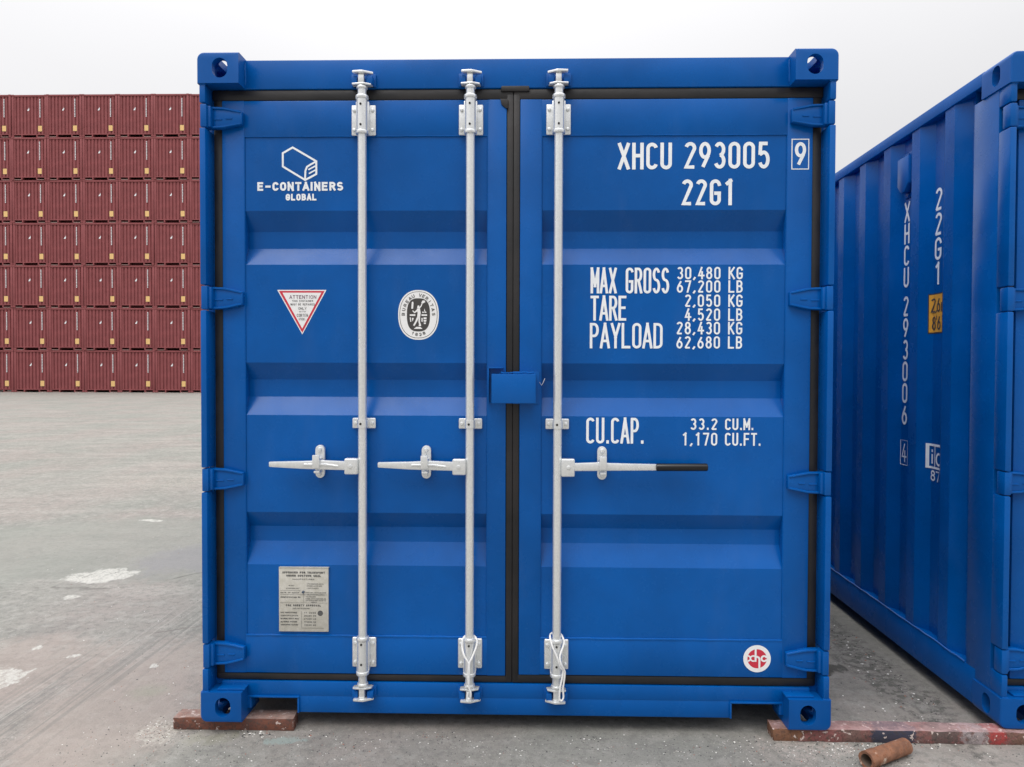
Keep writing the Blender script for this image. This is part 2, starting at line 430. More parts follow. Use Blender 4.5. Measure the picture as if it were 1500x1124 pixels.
# ------------------------------------------------------------------ stroke lettering
def arc(cx, cy, rx, ry, a0, a1, n=None):
    n = n or max(4, int(abs(a1 - a0) / 15))
    return [(cx + rx * cos(R(a0 + (a1 - a0) * i / n)), cy + ry * sin(R(a0 + (a1 - a0) * i / n))) for i in range(n + 1)]
def glyph(ch, h):
    """centre lines in a cell of width 1 and height h; returns [(points, closed)]"""
    A = arc
    r = .5
    G = {
        '0': [(A(.5, h - r, r, r, 0, 180) + A(.5, r, r, r, 180, 360), True)],
        '1': [([(.22, h - .30), (.60, h), (.60, 0)], False)],
        '2': [(A(.5, h - r, r, r, 165, -15) + [(0, 0), (1, 0)], False)],
        '3': [(A(.5, h - .25 * h, .47, .25 * h, 150, -90), False), (A(.5, .26 * h, .5, .26 * h, 82, -155), False)],
        '4': [([(.62, h), (0, .27 * h), (1.08, .27 * h)], False), ([(.72, .60 * h), (.72, 0)], False)],
        '5': [([(.95, h), (.12, h), (.06, .53 * h)] + A(.5, .31 * h, .5, .31 * h, 118, -155), False)],
        '6': [([(.74, h), (.10, .50 * h)], False), (A(.5, .29 * h, .5, .29 * h, 0, 360)[:-1], True)],
        '9': [([(.26, 0), (.90, .50 * h)], False), (A(.5, .71 * h, .5, .29 * h, 0, 360)[:-1], True)],
        '7': [([(0, h), (1, h), (.40, 0)], False)],
        '8': [(A(.5, .77 * h, .43, .23 * h, 0, 360)[:-1], True), (A(.5, .27 * h, .5, .27 * h, 0, 360)[:-1], True)],
        'A': [([(-.08, 0), (.5, h), (1.08, 0)], False), ([(.16, .27 * h), (.84, .27 * h)], False)],
        'B': [([(0, 0), (0, h)], False), ([(0, h), (.5, h)] + A(.5, .765 * h, .44, .235 * h, 90, -90)[1:] + [(.02, .53 * h)], False), ([(.1, .53 * h), (.5, .53 * h)] + A(.5, .265 * h, .5, .265 * h, 90, -90)[1:] + [(0, 0)], False)],
        'C': [(A(.5, h - r, r, r, 10, 180) + A(.5, r, r, r, 180, 350), False)],
        'D': [([(0, 0), (0, h), (.35, h)] + A(.42, h - .58, .58, .58, 90, 0) + A(.42, .58, .58, .58, 0, -90) + [(.35, 0)], True)],
        'E': [([(.92, h), (0, h), (0, 0), (.92, 0)], False), ([(0, .52 * h), (.8, .52 * h)], False)],
        'F': [([(.92, h), (0, h), (0, 0)], False), ([(0, .52 * h), (.8, .52 * h)], False)],
        'G': [(A(.5, h - r, r, r, 10, 180) + A(.5, r, r, r, 180, 360) + [(1, .46 * h), (.58, .46 * h)], False)],
        'H': [([(0, 0), (0, h)], False), ([(1, 0), (1, h)], False), ([(0, .52 * h), (1, .52 * h)], False)],
        'I': [([(.5, 0), (.5, h)], False)],
        'K': [([(0, 0), (0, h)], False), ([(1, h), (.06, .42 * h)], False), ([(.28, .55 * h), (1.05, 0)], False)],
        'L': [([(0, h), (0, 0), (.95, 0)], False)],
        'M': [([(-.1, 0), (-.1, h), (.5, .28 * h), (1.1, h), (1.1, 0)], False)],
        'N': [([(0, 0), (0, h), (1, 0), (1, h)], False)],
        'P': [([(0, 0), (0, h)], False), ([(0, h), (.5, h)] + A(.5, .745 * h, .48, .255 * h, 90, -90)[1:] + [(0, .49 * h)], False)],
        'R': [([(0, 0), (0, h)], False), ([(0, h), (.5, h)] + A(.5, .755 * h, .48, .245 * h, 90, -90)[1:] + [(0, .51 * h)], False), ([(.50, .51 * h), (1.02, 0)], False)],
        'S': [(A(.5, .76 * h, .48, .24 * h, 20, 250) + A(.5, .26 * h, .5, .26 * h, 75, -160), False)],
        'T': [([(0, h), (1, h)], False), ([(.5, h), (.5, 0)], False)],
        'U': [([(0, h)] + A(.5, r, r, r, 180, 360) + [(1, h)], False)],
        'V': [([(-.05, h), (.5, 0), (1.05, h)], False)],
        'W': [([(-.15, h), (.15, 0), (.5, .8 * h), (.85, 0), (1.15, h)], False)],
        'X': [([(-.02, 0), (1.02, h)], False), ([(-.02, h), (1.02, 0)], False)],
        'Y': [([(-.05, h), (.5, .45 * h), (1.05, h)], False), ([(.5, .45 * h), (.5, 0)], False)],
        'Z': [([(0, h), (1, h), (0, 0), (1, 0)], False)],
        '.': [([(.5, -.0), (.5, .12)], False)],
        ',': [([(.55, .12), (.35, -.18)], False)],
        '-': [([(.1, .48 * h), (.9, .48 * h)], False)],
        "'": [([(.5, h), (.45, .78 * h)], False)],
        '"': [([(.3, h), (.28, .8 * h)], False), ([(.72, h), (.70, .8 * h)], False)],
        'i': [([(.5, 0), (.5, .62 * h)], False), ([(.5, .86 * h), (.5, .93 * h)], False)],
        'c': [(A(.5, .31 * h, .5, .31 * h, 40, 320), False)],
        'm': [([(-.2, 0), (-.2, .62 * h)], False), ([(-.2, .5 * h)] + A(.18, .45 * h, .32, .17 * h, 150, 0) + [(.5, 0)], False), ([(.55, .45 * h)] + A(.86, .45 * h, .32, .17 * h, 150, 0) + [(1.2, 0)], False)],
    }
    G['O'] = G['0']
    return G.get(ch, [])
class Decal:
    """flat marks laid a fraction of a millimetre above a surface; f(a, b, off) maps to xyz"""
    def __init__(s, f, base=0.0007): s.b = bmesh.new(); s.f = f; s.k = 0; s.base = base
    def off(s):
        s.k += 1
        return s.base + 0.00007 * (s.k % 14)
    def poly(s, pts, off=None, mi=0):
        o = s.off() if off is None else off
        fc = s.b.faces.new([s.b.verts.new(s.f(p[0], p[1], o)) for p in pts]); fc.material_index = mi
    def ribbon(s, pts, w, closed=False, cap=True, mi=0, off=None):
        P = [Vector(p) for p in pts]
        q = [P[0]]
        for p in P[1:]:
            if (p - q[-1]).length > 1e-6: q.append(p)
        if closed and (q[0] - q[-1]).length < 1e-6: q.pop()
        P = q; n = len(P)
        if n < 2: return
        if not closed and n > 2:
            for i in range(1, n - 1):
                a, b = (P[i] - P[i - 1]).normalized(), (P[i + 1] - P[i]).normalized()
                if a.dot(b) < -.45:
                    e = w * .12
                    s.ribbon([tuple(p) for p in P[:i]] + [tuple(P[i] + a * e)], w, False, cap, mi, off)
                    s.ribbon([tuple(P[i] - b * e)] + [tuple(p) for p in P[i + 1:]], w, False, cap, mi, off)
                    return
        if cap and not closed:
            P[0] = P[0] - (P[1] - P[0]).normalized() * w / 2
            P[-1] = P[-1] + (P[-1] - P[-2]).normalized() * w / 2
        L, Rr = [], []
        for i in range(n):
            a = (P[i] - P[i - 1]) if (i > 0 or closed) else (P[1] - P[0])
            b = (P[(i + 1) % n] - P[i]) if (i < n - 1 or closed) else (P[-1] - P[-2])
            a = a.normalized(); b = b.normalized()
            na, nb = Vector((-a.y, a.x)), Vector((-b.y, b.x))
            mm = na + nb
            if mm.length < .2: mm = na.copy()
            mm.normalize()
            k = min(1.0 / max(.35, mm.dot(na)), 1.55)
            L.append(P[i] + mm * (w / 2 * k)); Rr.append(P[i] - mm * (w / 2 * k))
        o = s.off() if off is None else off
        VL = [s.b.verts.new(s.f(p.x, p.y, o)) for p in L]; VR = [s.b.verts.new(s.f(p.x, p.y, o)) for p in Rr]
        for i in range(n if closed else n - 1):
            j = (i + 1) % n
            fc = s.b.faces.new((VL[i], VR[i], VR[j], VL[j])); fc.material_index = mi
    def char(s, ch, x, y, w, h, t, mi=0, rot=0.0):
        """cell lower-left corner (x, y), outer size w x h, stroke t"""
        iw, ih = w - t, h - t
        c_, s_ = cos(rot), sin(rot)
        for pts, closed in glyph(ch, ih / iw):
            q = [(px * iw + t / 2, py * iw + t / 2) for px, py in pts]
            q = [(x + a * c_ - b * s_, y + a * s_ + b * c_) for a, b in q]
            capped = ch not in "AVXYWM4" or len(pts) > 2
            s.ribbon(q, t, closed, cap=(ch not in 'C0O2359S68'), mi=mi)
    def text(s, txt, x, y, w, h, t, gap, mi=0, space=None, narrow=".,':"):
        cx = x
        for ch in txt:
            if ch == ' ': cx += (space if space is not None else w) + gap; continue
            if ch in narrow: s.char(ch, cx - w * .28, y, w, h, t, mi); cx += w * .45 + gap; continue
            if ch == 'I': s.char(ch, cx - w * .3, y, w, h, t, mi); cx += w * .4 + gap; continue
            s.char(ch, cx, y, w, h, t, mi); cx += w + gap
        return cx - gap
    def text_fit(s, txt, x0, x1, y0, y1, t, gapk=.22, mi=0, spacek=.7):
        nch = sum(1 for c in txt if c not in " .,'I")
        nn = sum(1 for c in txt if c in ".,'"); ni = sum(1 for c in txt if c == 'I'); ns = txt.count(' ')
        total = nch + nn * .45 + ni * .4 + ns * spacek + gapk * (len(txt) - 1)
        w = (x1 - x0) / total
        s.text(txt, x0, y0, w, y1 - y0, t, w * gapk, mi, space=w * spacek)
    def build(s, name, mats, parent):
        me = bpy.data.meshes.new(name)
        s.b.to_mesh(me); s.b.free()
        for k in mats: me.materials.append(M[k])
        o = bpy.data.objects.new(name, me); col.objects.link(o); o.parent = parent
        return o

W, H, L = 2.438, 2.591, 6.058
YF = 0.06      # face of door frames, header and sill behind the castings' face
YP = 0.066     # corrugated door sheet

# ------------------------------------------------------------------ corner casting (one mesh, mirrored eight times)
def casting_mesh():
    def tmp(mb):
        me = bpy.data.meshes.new("t"); mb.b.to_mesh(me); mb.b.free()
        o = bpy.data.objects.new("t", me); col.objects.link(o); return o
    b = MB(); t = bmesh.new()
    bmesh.ops.create_cube(t, size=1.0)
    bmesh.ops.scale(t, vec=(.162, .178, .118), verts=t.verts)
    bmesh.ops.translate(t, vec=(.081, .089, .059), verts=t.verts)
    rnd = [e for e in t.edges if all(v.co.x < .01 and v.co.z < .01 for v in e.verts)]
    bmesh.ops.bevel(t, geom=rnd, offset=.027, segments=7, affect='EDGES', profile=0.5)
    rnd = [e for e in t.edges if all(v.co.y < .001 for v in e.verts) and (all(v.co.x < .03 and v.co.z < .03 for v in e.verts) or all(v.co.x < .001 for v in e.verts) or all(v.co.z < .001 for v in e.verts))]
    bmesh.ops.bevel(t, geom=rnd, offset=.008, segments=3, affect='EDGES', profile=0.5)
    bmesh.ops.recalc_face_normals(t, faces=t.faces)
    b._add(t)
    base = tmp(b)
    cut = []
    c = MB(); c.box(.028, .140, .026, .160, .027, .102, .008); cut.append(tmp(c))
    def slot(cx, cz, w, h, n=10):
        r = w / 2; k = h / 2 - r
        return [(cx + r * cos(a), cz + k + r * sin(a)) for a in [pi * i / n for i in range(n + 1)]] + [(cx + r * cos(a), cz - k + r * sin(a)) for a in [pi + pi * i / n for i in range(n + 1)]]
    c = MB(); c.prism(slot(.089, .060, .060, .076), 'y', -.02, .05); cut.append(tmp(c))
    c = MB(); c.prism(slot(.089, .060, .049, .078), 'x', -.02, .05); cut.append(tmp(c))
    c = MB(); c.prism([(p[0], p[1]) for p in slot(.095, .089, .064, .124)], 'z', -.02, .05); cut.append(tmp(c))
    for k in cut:
        md = base.modifiers.new("b", 'BOOLEAN'); md.operation = 'DIFFERENCE'; md.object = k; md.solver = 'EXACT'
    dg = bpy.context.evaluated_depsgraph_get(); dg.update()
    me = bpy.data.meshes.new_from_object(base.evaluated_get(dg))
    for o in [base] + cut: bpy.data.objects.remove(o, do_unlink=True)
    return me
CAST = casting_mesh()
_cast_cache = {}
def casting(parent, fx, fy, fz):
    """fx/fy/fz: 0 or 1, which corner"""
    key = (fx, fy, fz)
    if key not in _cast_cache:
        bm = bmesh.new(); bm.from_mesh(CAST)
        for v in bm.verts:
            if fx: v.co.x = W - v.co.x
            if fy: v.co.y = L - v.co.y
            if fz: v.co.z = H - v.co.z
        if (fx + fy + fz) % 2: bmesh.ops.reverse_faces(bm, faces=bm.faces)
        me = bpy.data.meshes.new("corner_casting"); bm.to_mesh(me); bm.free()
        me.materials.clear(); me.materials.append(M['blue_cast'])
        me.shade_smooth(); me.set_sharp_from_angle(angle=R(24))
        _cast_cache[key] = me
    o = bpy.data.objects.new("corner_casting", _cast_cache[key])
    col.objects.link(o); o.parent = parent
    return o

# ------------------------------------------------------------------ side wall profile
S_START, S_PITCH, S_OUT, S_IN = .235, .28, .012, .048
def side_profile():
    p = [(.235, S_OUT), (.250, S_IN), (.312, S_IN), (.382, S_OUT), (.454, S_OUT)]
    y = .454
    while y + S_PITCH < 5.80:
        p += [(y + .068, S_IN), (y + .138, S_IN), (y + .208, S_OUT), (y + .28, S_OUT)]
        y += S_PITCH
    p += [(5.84, S_OUT)]
    return p
SP = side_profile()
def side_x(y):
    for (a, xa), (b, xb) in zip(SP, SP[1:]):
        if a <= y <= b: return xa + (xb - xa) * (y - a) / (b - a)
    return S_OUT

# ------------------------------------------------------------------ blue container
HINGES = [(2.3545, .0445), (1.6545, .046), (.9460, .045), (.2560, .047)]
CORR = [(2.0, 1.925, 1.858, 1.789), (1.404, 1.337, 1.268, 1.197), (.812, .748, .688, .603)]

def blue_container(loc, rz, serial, check, label, detail=True):
    root = empty('shipping_container', loc, rz)
    tag(root, label, 'shipping container', 'blue shipping containers standing on the yard')
    for fx in (0, 1):
        for fy in (0, 1):
            for fz in (0, 1): casting(root, fx, fy, fz)
    # ---- corner posts: front ones with a lip cut away around every hinge
    for mir in (0, 1):
        X = (lambda x: W - x) if mir else (lambda x: x)
        def bx(mb, x0, x1, *a, **k):
            a0, a1 = sorted((X(x0), X(x1))); mb.box(a0, a1, *a, **k)
        mb = MB()
        zs = [2.473]
        for zc_, hh in HINGES: zs += [zc_ + hh + .003, zc_ - hh - .003]
        zs.append(.118)
        for i in range(0, len(zs), 2):
            if zs[i] - zs[i + 1] > .004: bx(mb, .006, .030, .006, .079, zs[i + 1], zs[i], bev=.005)
        bx(mb, .006, .060, .077, .235, .118, 2.473, bev=.003)
        bx(mb, .058, .115, .112, .200, .118, 2.473)
        # weld beads where the post meets the castings
        for z in (2.4725, .1185):
            mb.tube([(X(.008), .01, z), (X(.008), .17, z)], .0035)
            mb.tube([(X(.008), .008, z), (X(.032), .008, z)], .0035)
        mb.build('corner_post', 'blue', root)
        mb = MB(); bx(mb, .006, .16, L - .17, L - .006, .118, 2.473, bev=.006); mb.build('corner_post', 'blue', root)
    # ---- header and sill
    mb = MB()
    mb.box(.150, W - .150, YF, .150, 2.472, 2.585, .004)
    mb.box(.060, W - .060, .100, .150, 2.430, 2.474)
    mb.box(.04, .155, .085, .15, 2.44, 2.474)
    mb.box(W - .155, W - .04, .085, .15, 2.44, 2.474)
    for x in (.1635, W - .1635):
        mb.tube([(x, .064, 2.49), (x + .001, .062, 2.52), (x - .001, .061, 2.55), (x, .063, 2.575)], .005)
    hd = mb.build('door_header', 'blue', root)
    mb = MB()
    n0, n1, m0, m1, zt = .178, .363, W - .363, W - .178, .079
    mb.box(.060, W - .060, YF, .150, zt + .002, .139, .003)
    mb.box(n1, m0, YF + .0008, .150, .015, zt + .004, .003)
    mb.box(.158, n0, YF - .001, .150, .030, zt + .004, .002)
    mb.box(m1, W - .158, YF - .001, .150, .030, zt + .004, .002)
    for a, b in ((n0, n1), (m0, m1)):
        mb.box(a - .006, b + .008, YF - .007, .30, zt - .004, zt + .003, .0015)
        mb.box(b + .0005 if a == n0 else a - .0075, b + .0075 if a == n0 else a - .0005, YF - .006, .30, .015, zt - .004, .0015)
    mb.box(.060, .168, .018, .062, .1175, .1265, .003)
    mb.box(W - .168, W - .060, .018, .062, .1175, .1265, .003)
    sl = mb.build('door_sill', 'blue', root)
    # ---- keepers that the locking cams hook into
    RODS = [(.631, -1), (1.049, -1), (1.388, 1)]
    for x, s_ in RODS:
        mb = MB()
        mb.box(x - .040, x - .018, .018, YF, 2.474, 2.506, .003)
        mb.box(x + .018, x + .042, .018, YF, 2.474, 2.506, .003)
        mb.box(x - .048, x + .048, .050, YF + .002, 2.474, 2.524, .002)
        mb.build('cam_keeper', 'blue_cast', hd)
        mb = MB()
        mb.box(x - .040, x - .018, .018, YF, .092, .122, .003)
        mb.box(x + .018, x + .042, .018, YF, .092, .122, .003)
        mb.box(x - .048, x + .048, .050, YF + .002, .086, .130, .002)
        mb.build('cam_keeper', 'blue_cast', sl)
    # ---- rails, side walls, end wall, roof, floor
    for mir in (0, 1):
        X = (lambda x: W - x) if mir else (lambda x: x)
        def bx(mb, x0, x1, *a, **k):
            a0, a1 = sorted((X(x0), X(x1))); mb.box(a0, a1, *a, **k)
        mb = MB(); bx(mb, .005, .062, .170, L - .170, 2.530, 2.584, bev=.003); mb.build('top_rail', 'blue', root)
        mb = MB(); bx(mb, .005, .055, .170, L - .170, .012, .160, bev=.003)
        pts = [(X(.0065 + random.uniform(-.001, .001)), .24 + i * .05, .1615 + random.uniform(-.0015, .002)) for i in range(112)]
        mb.tube(pts, .0045, 6)
        mb.build('bottom_rail', 'blue', root)
        mb = MB()
        mb.sweep(SP, lambda p, a: (X(p[1]), p[0], a), .155, 2.535, 1)
        mb.sweep([(p[0], p[1] + .003) for p in SP], lambda p, a: (X(p[1]), p[0], a), .155, 2.535, 1)
        sw = mb.build('side_wall', 'blue', root)
        if not mir:
            lw = sw
        # small vent hood near the top
        y0 = .765
        mb = MB()
        xo = (lambda d: X(S_IN - d))
        pr = [(y0, 2.435), (y0 + .105, 2.435), (y0 + .105, 2.30), (y0 + .07, 2.262), (y0 + .035, 2.262), (y0, 2.30)]
        a0, a1 = sorted((xo(-.002), xo(.038)))
        mb.prism(pr, 'x', a0, a1, .004)
        a0, a1 = sorted((xo(-.002), xo(.006)))
        mb.box(a0, a1, y0 - .012, y0 + .118, 2.438, 2.462, .002); mb.box(a0, a1, y0 + .01, y0 + .09, 2.238, 2.262, .002)
        for z in (2.45, 2.25): mb.cyl((xo(.0), y0 + .052, z), (xo(.012), y0 + .052, z), .007, n=8)
        mb.build('vent', 'blue_cast', sw)
    mb = MB()
    prof = []; x = .10; st = 0
    while x < W - .30:
        prof += [(x, L - .02), (x + .110, L - .02), (x + .128, L - .065), (x + .232, L - .065)]; x += .25
    prof += [(W - .10, L - .02)]
    mb.sweep(prof, lambda p, a: (p[0], p[1], a), .15, 2.50, 1)
    mb.box(.15, W - .15, L - .08, L - .01, 2.50, 2.58); mb.box(.15, W - .15, L - .08, L - .01, .02, .155)
    mb.build('end_wall', 'blue', root)
    mb = MB()
    prof = [(.05, 2.572)]; y = .15; prof = []
    while y < L - .25:
        prof += [(y, 2.572), (y + .09, 2.572), (y + .105, 2.585), (y + .19, 2.585)]; y += .209
    prof += [(L - .05, 2.572)]
    mb.sweep(prof, lambda p, a: (a, p[0], p[1]), .05, W - .05, 1)
    mb.build('roof', 'blue', root)
    mb = MB(); mb.box(.056, W - .056, .151, L - .09, .132, .165)
    for i in range(18): mb.box(.056, W - .056, .34 + i * .31, .385 + i * .31, .045, .132)
    mb.build('floor', 'blue', root)

    # ---- doors
    for mir in (0, 1):
        X = (lambda x: W - x) if mir else (lambda x: x)
        def bx(mb, x0, x1, *a, **k):
            a0, a1 = sorted((X(x0), X(x1))); mb.box(a0, a1, *a, **k)
        xi = 1.190 if not mir else 1.201      # inner edge of this leaf (from its own post)
        pi_ = 1.114
        sx0 = .158 if not mir else .168
        zb = .171 if not mir else .176
        mb = MB()
        bx(mb, .071, sx0, YF, .112, zb, 2.428, bev=.003)
        bx(mb, pi_, xi - .003, YF, .112, zb, 2.428, bev=.003)
        bx(mb, sx0 - .004, pi_ + .004, YF + .0012, .110, 2.288, 2.4275, bev=.003)
        bx(mb, sx0 - .004, pi_ + .004, YF + .0012, .110, zb + .0006, .322, bev=.003)
        # corrugated sheet
        prof = [(2.290, YP)]
        for a, b, c_, d in CORR: prof += [(a, YP), (b, YP + .041), (c_, YP + .041), (d, YP)]
        prof += [(.320, YP)]
        # sheet edges taper into the flat margins at both ends
        mb.sweep([(p[1], p[0]) for p in prof], lambda p, a: (X(a), p[0], p[1]), sx0 - .002, pi_ + .002, 1)
        for z in (2.289, .3215):
            r_ = .0032 if z > 1 else .005
            mb.tube([(X(sx0 + (pi_ - sx0) * i / 30), YF + .004 + random.uniform(-.0006, .0006), z + random.uniform(-.0006, .0006)) for i in range(31)], r_, 6)
        for x in (sx0, pi_): mb.tube([(X(x), YF + .004, .32 + i * .197) for i in range(11)], .0028, 6)
        door = mb.build('door', 'blue', root)
        # rubber seals
        mb = MB()
        if not mir: z0, z1 = .142, .170
        else: z0, z1 = .141, .1755
        bx(mb, .033, .0705, YF + .008, .105, z0, 2.471, bev=.008)
        bx(mb, .030, xi + .0233, YF + .0045, .100, 2.4295, 2.471, bev=.006)
        bx(mb, .040, xi + .0233, YF + .0047, .100, z0, z1 - .001, bev=.006)
        bx(mb, xi - .0025, xi + .0233, YF + .004, .104, z0 + .002, 2.45, bev=.004)
        if not mir: mb.box(1.195, 1.232, YF + .012, .108, z0, 2.45)
        if not mir:
            pts = [(1.162, 2.4285), (1.192, 2.4285), (1.192, 2.392), (1.184, 2.392), (1.167, 2.407)]
            mb.prism(pts, 'y', YF - .004, YF + .006, .001)
            mb.box(1.165, 1.275, YF - .002, YF + .006, 2.458, 2.480, .004)
        mb.build('gasket', 'rubber', door)
        # hinges
        for zc_, hh in HINGES:
            mb = MB()
            tip = .158 if not mir else .160
            blade = [(.030, zc_ - hh + .002), (.085, zc_ - hh + .004), (.115, zc_ - hh + .010), (tip, zc_ - .026), (tip, zc_ + .026), (.115, zc_ + hh - .012), (.080, zc_ + hh - .004), (.030, zc_ + hh - .002)]
            pts = [(X(x), z) for x, z in blade]
            mb.prism(pts, 'y', .040, YF + .001, .003)
            # raised ribs along the edges and two short ones in the middle
            for k in (1, -1):
                mb.tube([(X(.036), .038, zc_ + k * (hh - .007)), (X(.085), .038, zc_ + k * (hh - .009)), (X(.115), .039, zc_ + k * (hh - .015)), (X(tip - .004), .041, zc_ + k * .022)], .0048, 6)
            mb.tube([(X(.050), .0395, zc_ - .006), (X(.080), .0395, zc_ - .006)], .003, 6)
            mb.tube([(X(.095), .0395, zc_ - .003), (X(.120), .0395, zc_ - .003)], .003, 6)
            bx(mb, .007, .033, .009, .058, zc_ - hh, zc_ + hh, bev=.005)
            bx(mb, .025, .045, .020, .055, zc_ - hh + .003, zc_ + hh - .003, bev=.006)
            mb.build('hinge', 'blue', door)
        # locking gear
        rods = RODS[:2] if not mir else RODS[2:]
        for x, s_ in rods:
            yc = .026
            mb = MB()
            mb.cyl((x, yc, .145), (x, yc, 2.462), .0168, n=24)
            for zz in (2.290, 2.424, .193, .328): mb.cyl((x, yc, zz - .007), (x, yc, zz + .007), .0252, n=24, bev=.003)
            mb.cyl((x, yc, 2.455), (x, yc, 2.466), .0215, n=24, bev=.003)
            mb.cyl((x, yc, .142), (x, yc, .153), .0215, n=24, bev=.003)
            # forked cams, top and bottom
            for zb_, k in ((2.466, 1), (.142, -1)):
                za = lambda d: zb_ + k * d
                mb.cyl((x, yc, za(-.002)), (x, yc, za(.056)), .0095, .0085, n=14)
                q0, q1 = sorted((za(.002), za(.009)))
                pts = [(x - .036 , yc - .016), (x + .010, yc - .022), (x + .036, yc - .010), (x + .040, yc + .012), (x + .004, yc + .018), (x - .036, yc + .008)]
                if s_ > 0: pts = [(2 * x - a, b) for a, b in pts]
                mb.prism(pts, 'z', q0, q1, .002)
                q0, q1 = sorted((za(.046), za(.055)))
                pts = [(x - .034, yc - .020), (x + .006, yc - .024), (x + .044, yc - .004), (x + .040, yc + .008), (x, yc + .014), (x - .034, yc + .004)]
                if s_ > 0: pts = [(2 * x - a, b) for a, b in pts]
                mb.prism(pts, 'z', q0, q1, .002)
                q0, q1 = sorted((za(.010), za(.046)))
                mb.box(x - .013, x + .010, yc - .014, yc + .012, q0, q1, .004)
            mb.build('locking_bar', 'galv', door)
            for z0, z1, z2, z3 in ((2.287, 2.405, 2.298, 2.418), (.204, .322, .198, .320)):
                mb = MB()
                mb.box(x - .0475, x + .0475, .049, YF - .0005, z0, z1, .0045, 3)
                mb.box(x - .026, x + .026, .030, .052, z2, z3 - .006, .004)
                mb.cyl((x, yc, z2), (x, yc, z3), .0212, n=24)
                for bx_ in (-.036, .036):
                    for bz in (z0 + .020, z1 - .022):
                        mb.cyl((x + bx_, .049, bz), (x + bx_, .0415, bz), .0075, .0065, n=12, bev=.002)
                mb.cyl((x + .031, .0495, (z0 + z1) / 2 - .006), (x + .031, .047, (z0 + z1) / 2 - .006), .0035, n=8)
                mb.build('bar_bracket', 'galv', door)
                for bz in (z0 + .028, z1 - .012):
                    mb = MB(); mb.cyl((x - .001, yc - .0235, bz), (x - .001, yc - .0195, bz), .0042, n=12)
                    mb.build('bracket_hole', 'hole', door)
            mb = MB()
            zc_ = 1.1675
            mb.box(x - .046, x + .046, .050, YF - .0005, zc_ - .0205, zc_ + .0205, .004, 3)
            mb.cyl((x, yc, zc_ - .015), (x, yc, zc_ + .015), .0200, n=24)
            mb.box(x - .021, x + .021, .026, .052, zc_ - .015, zc_ + .015, .004)
            for d in (-.034, .034): mb.cyl((x + d, .050, zc_), (x + d, .043, zc_), .0075, .006, n=10, bev=.002)
            mb.build('bar_bracket', 'galv', door)
            mb = MB(); mb.cyl((x - .003, yc - .022, zc_), (x - .003, yc - .0185, zc_), .0045, n=12); mb.build('bracket_hole', 'hole', door)
            # handle hub, handle, retainer
            d = s_
            mb = MB()
            a0, a1 = sorted((x + d * .014, x + d * .066))
            mb.box(a0, a1, .000, .034, .972 if d < 0 else .968, 1.034 if d < 0 else 1.037, .006, 3)
            mb.cyl((x + d * .042, .001, 1.004), (x + d * .042, -.004, 1.004), .008, n=12, bev=.002)
            mb.build('handle_hub', 'galv', door)
            mb = MB()
            if d < 0:
                xe = .271 if x < .8 else .694
                xs = x - .060
                mid_ = x - .172
                pts = [(xs, .988), (xs, 1.023), (mid_ + .02, 1.027), (mid_ - .06, 1.023), (xe, 1.020), (xe, .999), (mid_ - .06, .992), (mid_ + .02, .990)]
                mb.prism(pts[::-1], 'y', .004, .017, .004)
                mb.tube([(xs - .03, .005, 1.004), (mid_ + .03, .002, 1.010), (mid_ - .05, .004, 1.009)], .0045, 6)
            else:
                pts = [(x + .060, .990), (x + .060, 1.021), (x + .16, 1.025), (x + .20, 1.022), (x + .38, 1.019), (x + .38, .994), (x + .20, .992), (x + .16, .991)]
                mb.prism(pts, 'y', .004, .016, .004)
            hd_ = mb.build('door_handle', 'galv', door)
            if d > 0:
                mb = MB(); mb.cyl((x + .376, .010, 1.0065), (x + .573, .010, 1.0075), .0150, n=20, bev=.005); mb.build('handle_grip', 'grip', door)
            xr = x - .172 if d < 0 else x + .174
            mb = MB()
            n_ = 8
            oval = [(xr + .0185 * cos(a), 1.063 + .0185 * sin(a)) for a in [pi * i / n_ for i in range(n_ + 1)]] + [(xr + .0185 * cos(a), .970 + .0185 * sin(a)) for a in [pi + pi * i / n_ for i in range(n_ + 1)]]
            mb.prism(oval, 'y', .044, YF - .0005, .002)
            mb.box(xr - .013, xr + .013, -.006, .046, 1.024, 1.034, .003)
            mb.box(xr - .015, xr + .013, -.008, .000, .996, 1.048, .003)
            mb.box(xr - .012, xr + .012, .000, .046, .976, .986, .003)
            mb.cyl((xr, .044, 1.064), (xr, .033, 1.064), .010, .008, n=12, bev=.002)
            mb.cyl((xr, .044, .968), (xr, .034, .968), .009, .007, n=12, bev=.002)
            mb.build('handle_retainer', 'galv', door)
        # lock box
        mb = MB()
        if not mir:
            mb.box(1.1165, 1.1225, .026, YF, 1.250, 1.388, .0015)
            mb.box(1.1165, 1.1780, .026, YF, 1.383, 1.389, .0015)
            mb.box(1.1225, 1.1770, .054, YF + .001, 1.255, 1.383)
            mb.build('lock_plate', 'blue', door)
        else:
            mb.box(1.134, 1.303, -.012, -.006, 1.250, 1.362, .002)
            mb.box(1.134, 1.303, -.0055, YF, 1.356, 1.3625, .002)
            mb.box(1.297, 1.3035, -.0055, YF, 1.251, 1.3555, .0015)
            mb.box(1.215, 1.318, .056, YF - .0006, 1.245, 1.372, .001)
            mb.tube([(1.17 + i * .0105, -.002 + random.uniform(-.003, .003), 1.3645 + random.uniform(0, .004)) for i in range(13)], .003, 6)
            mb.build('lock_box', 'blue', door)
            mb = MB(); mb.tube([(1.318, .05, 1.330), (1.326, .046, 1.318), (1.333, .05, 1.330), (1.339, .052, 1.345)], .0016, 5); mb.build('wire_hook', 'galv', door)
        # ---- marks
        fp = lambda a, b, o: (a, YP - o, b)          # on the sheet
        ff = lambda a, b, o: (a, YF - o, b)          # on the frame
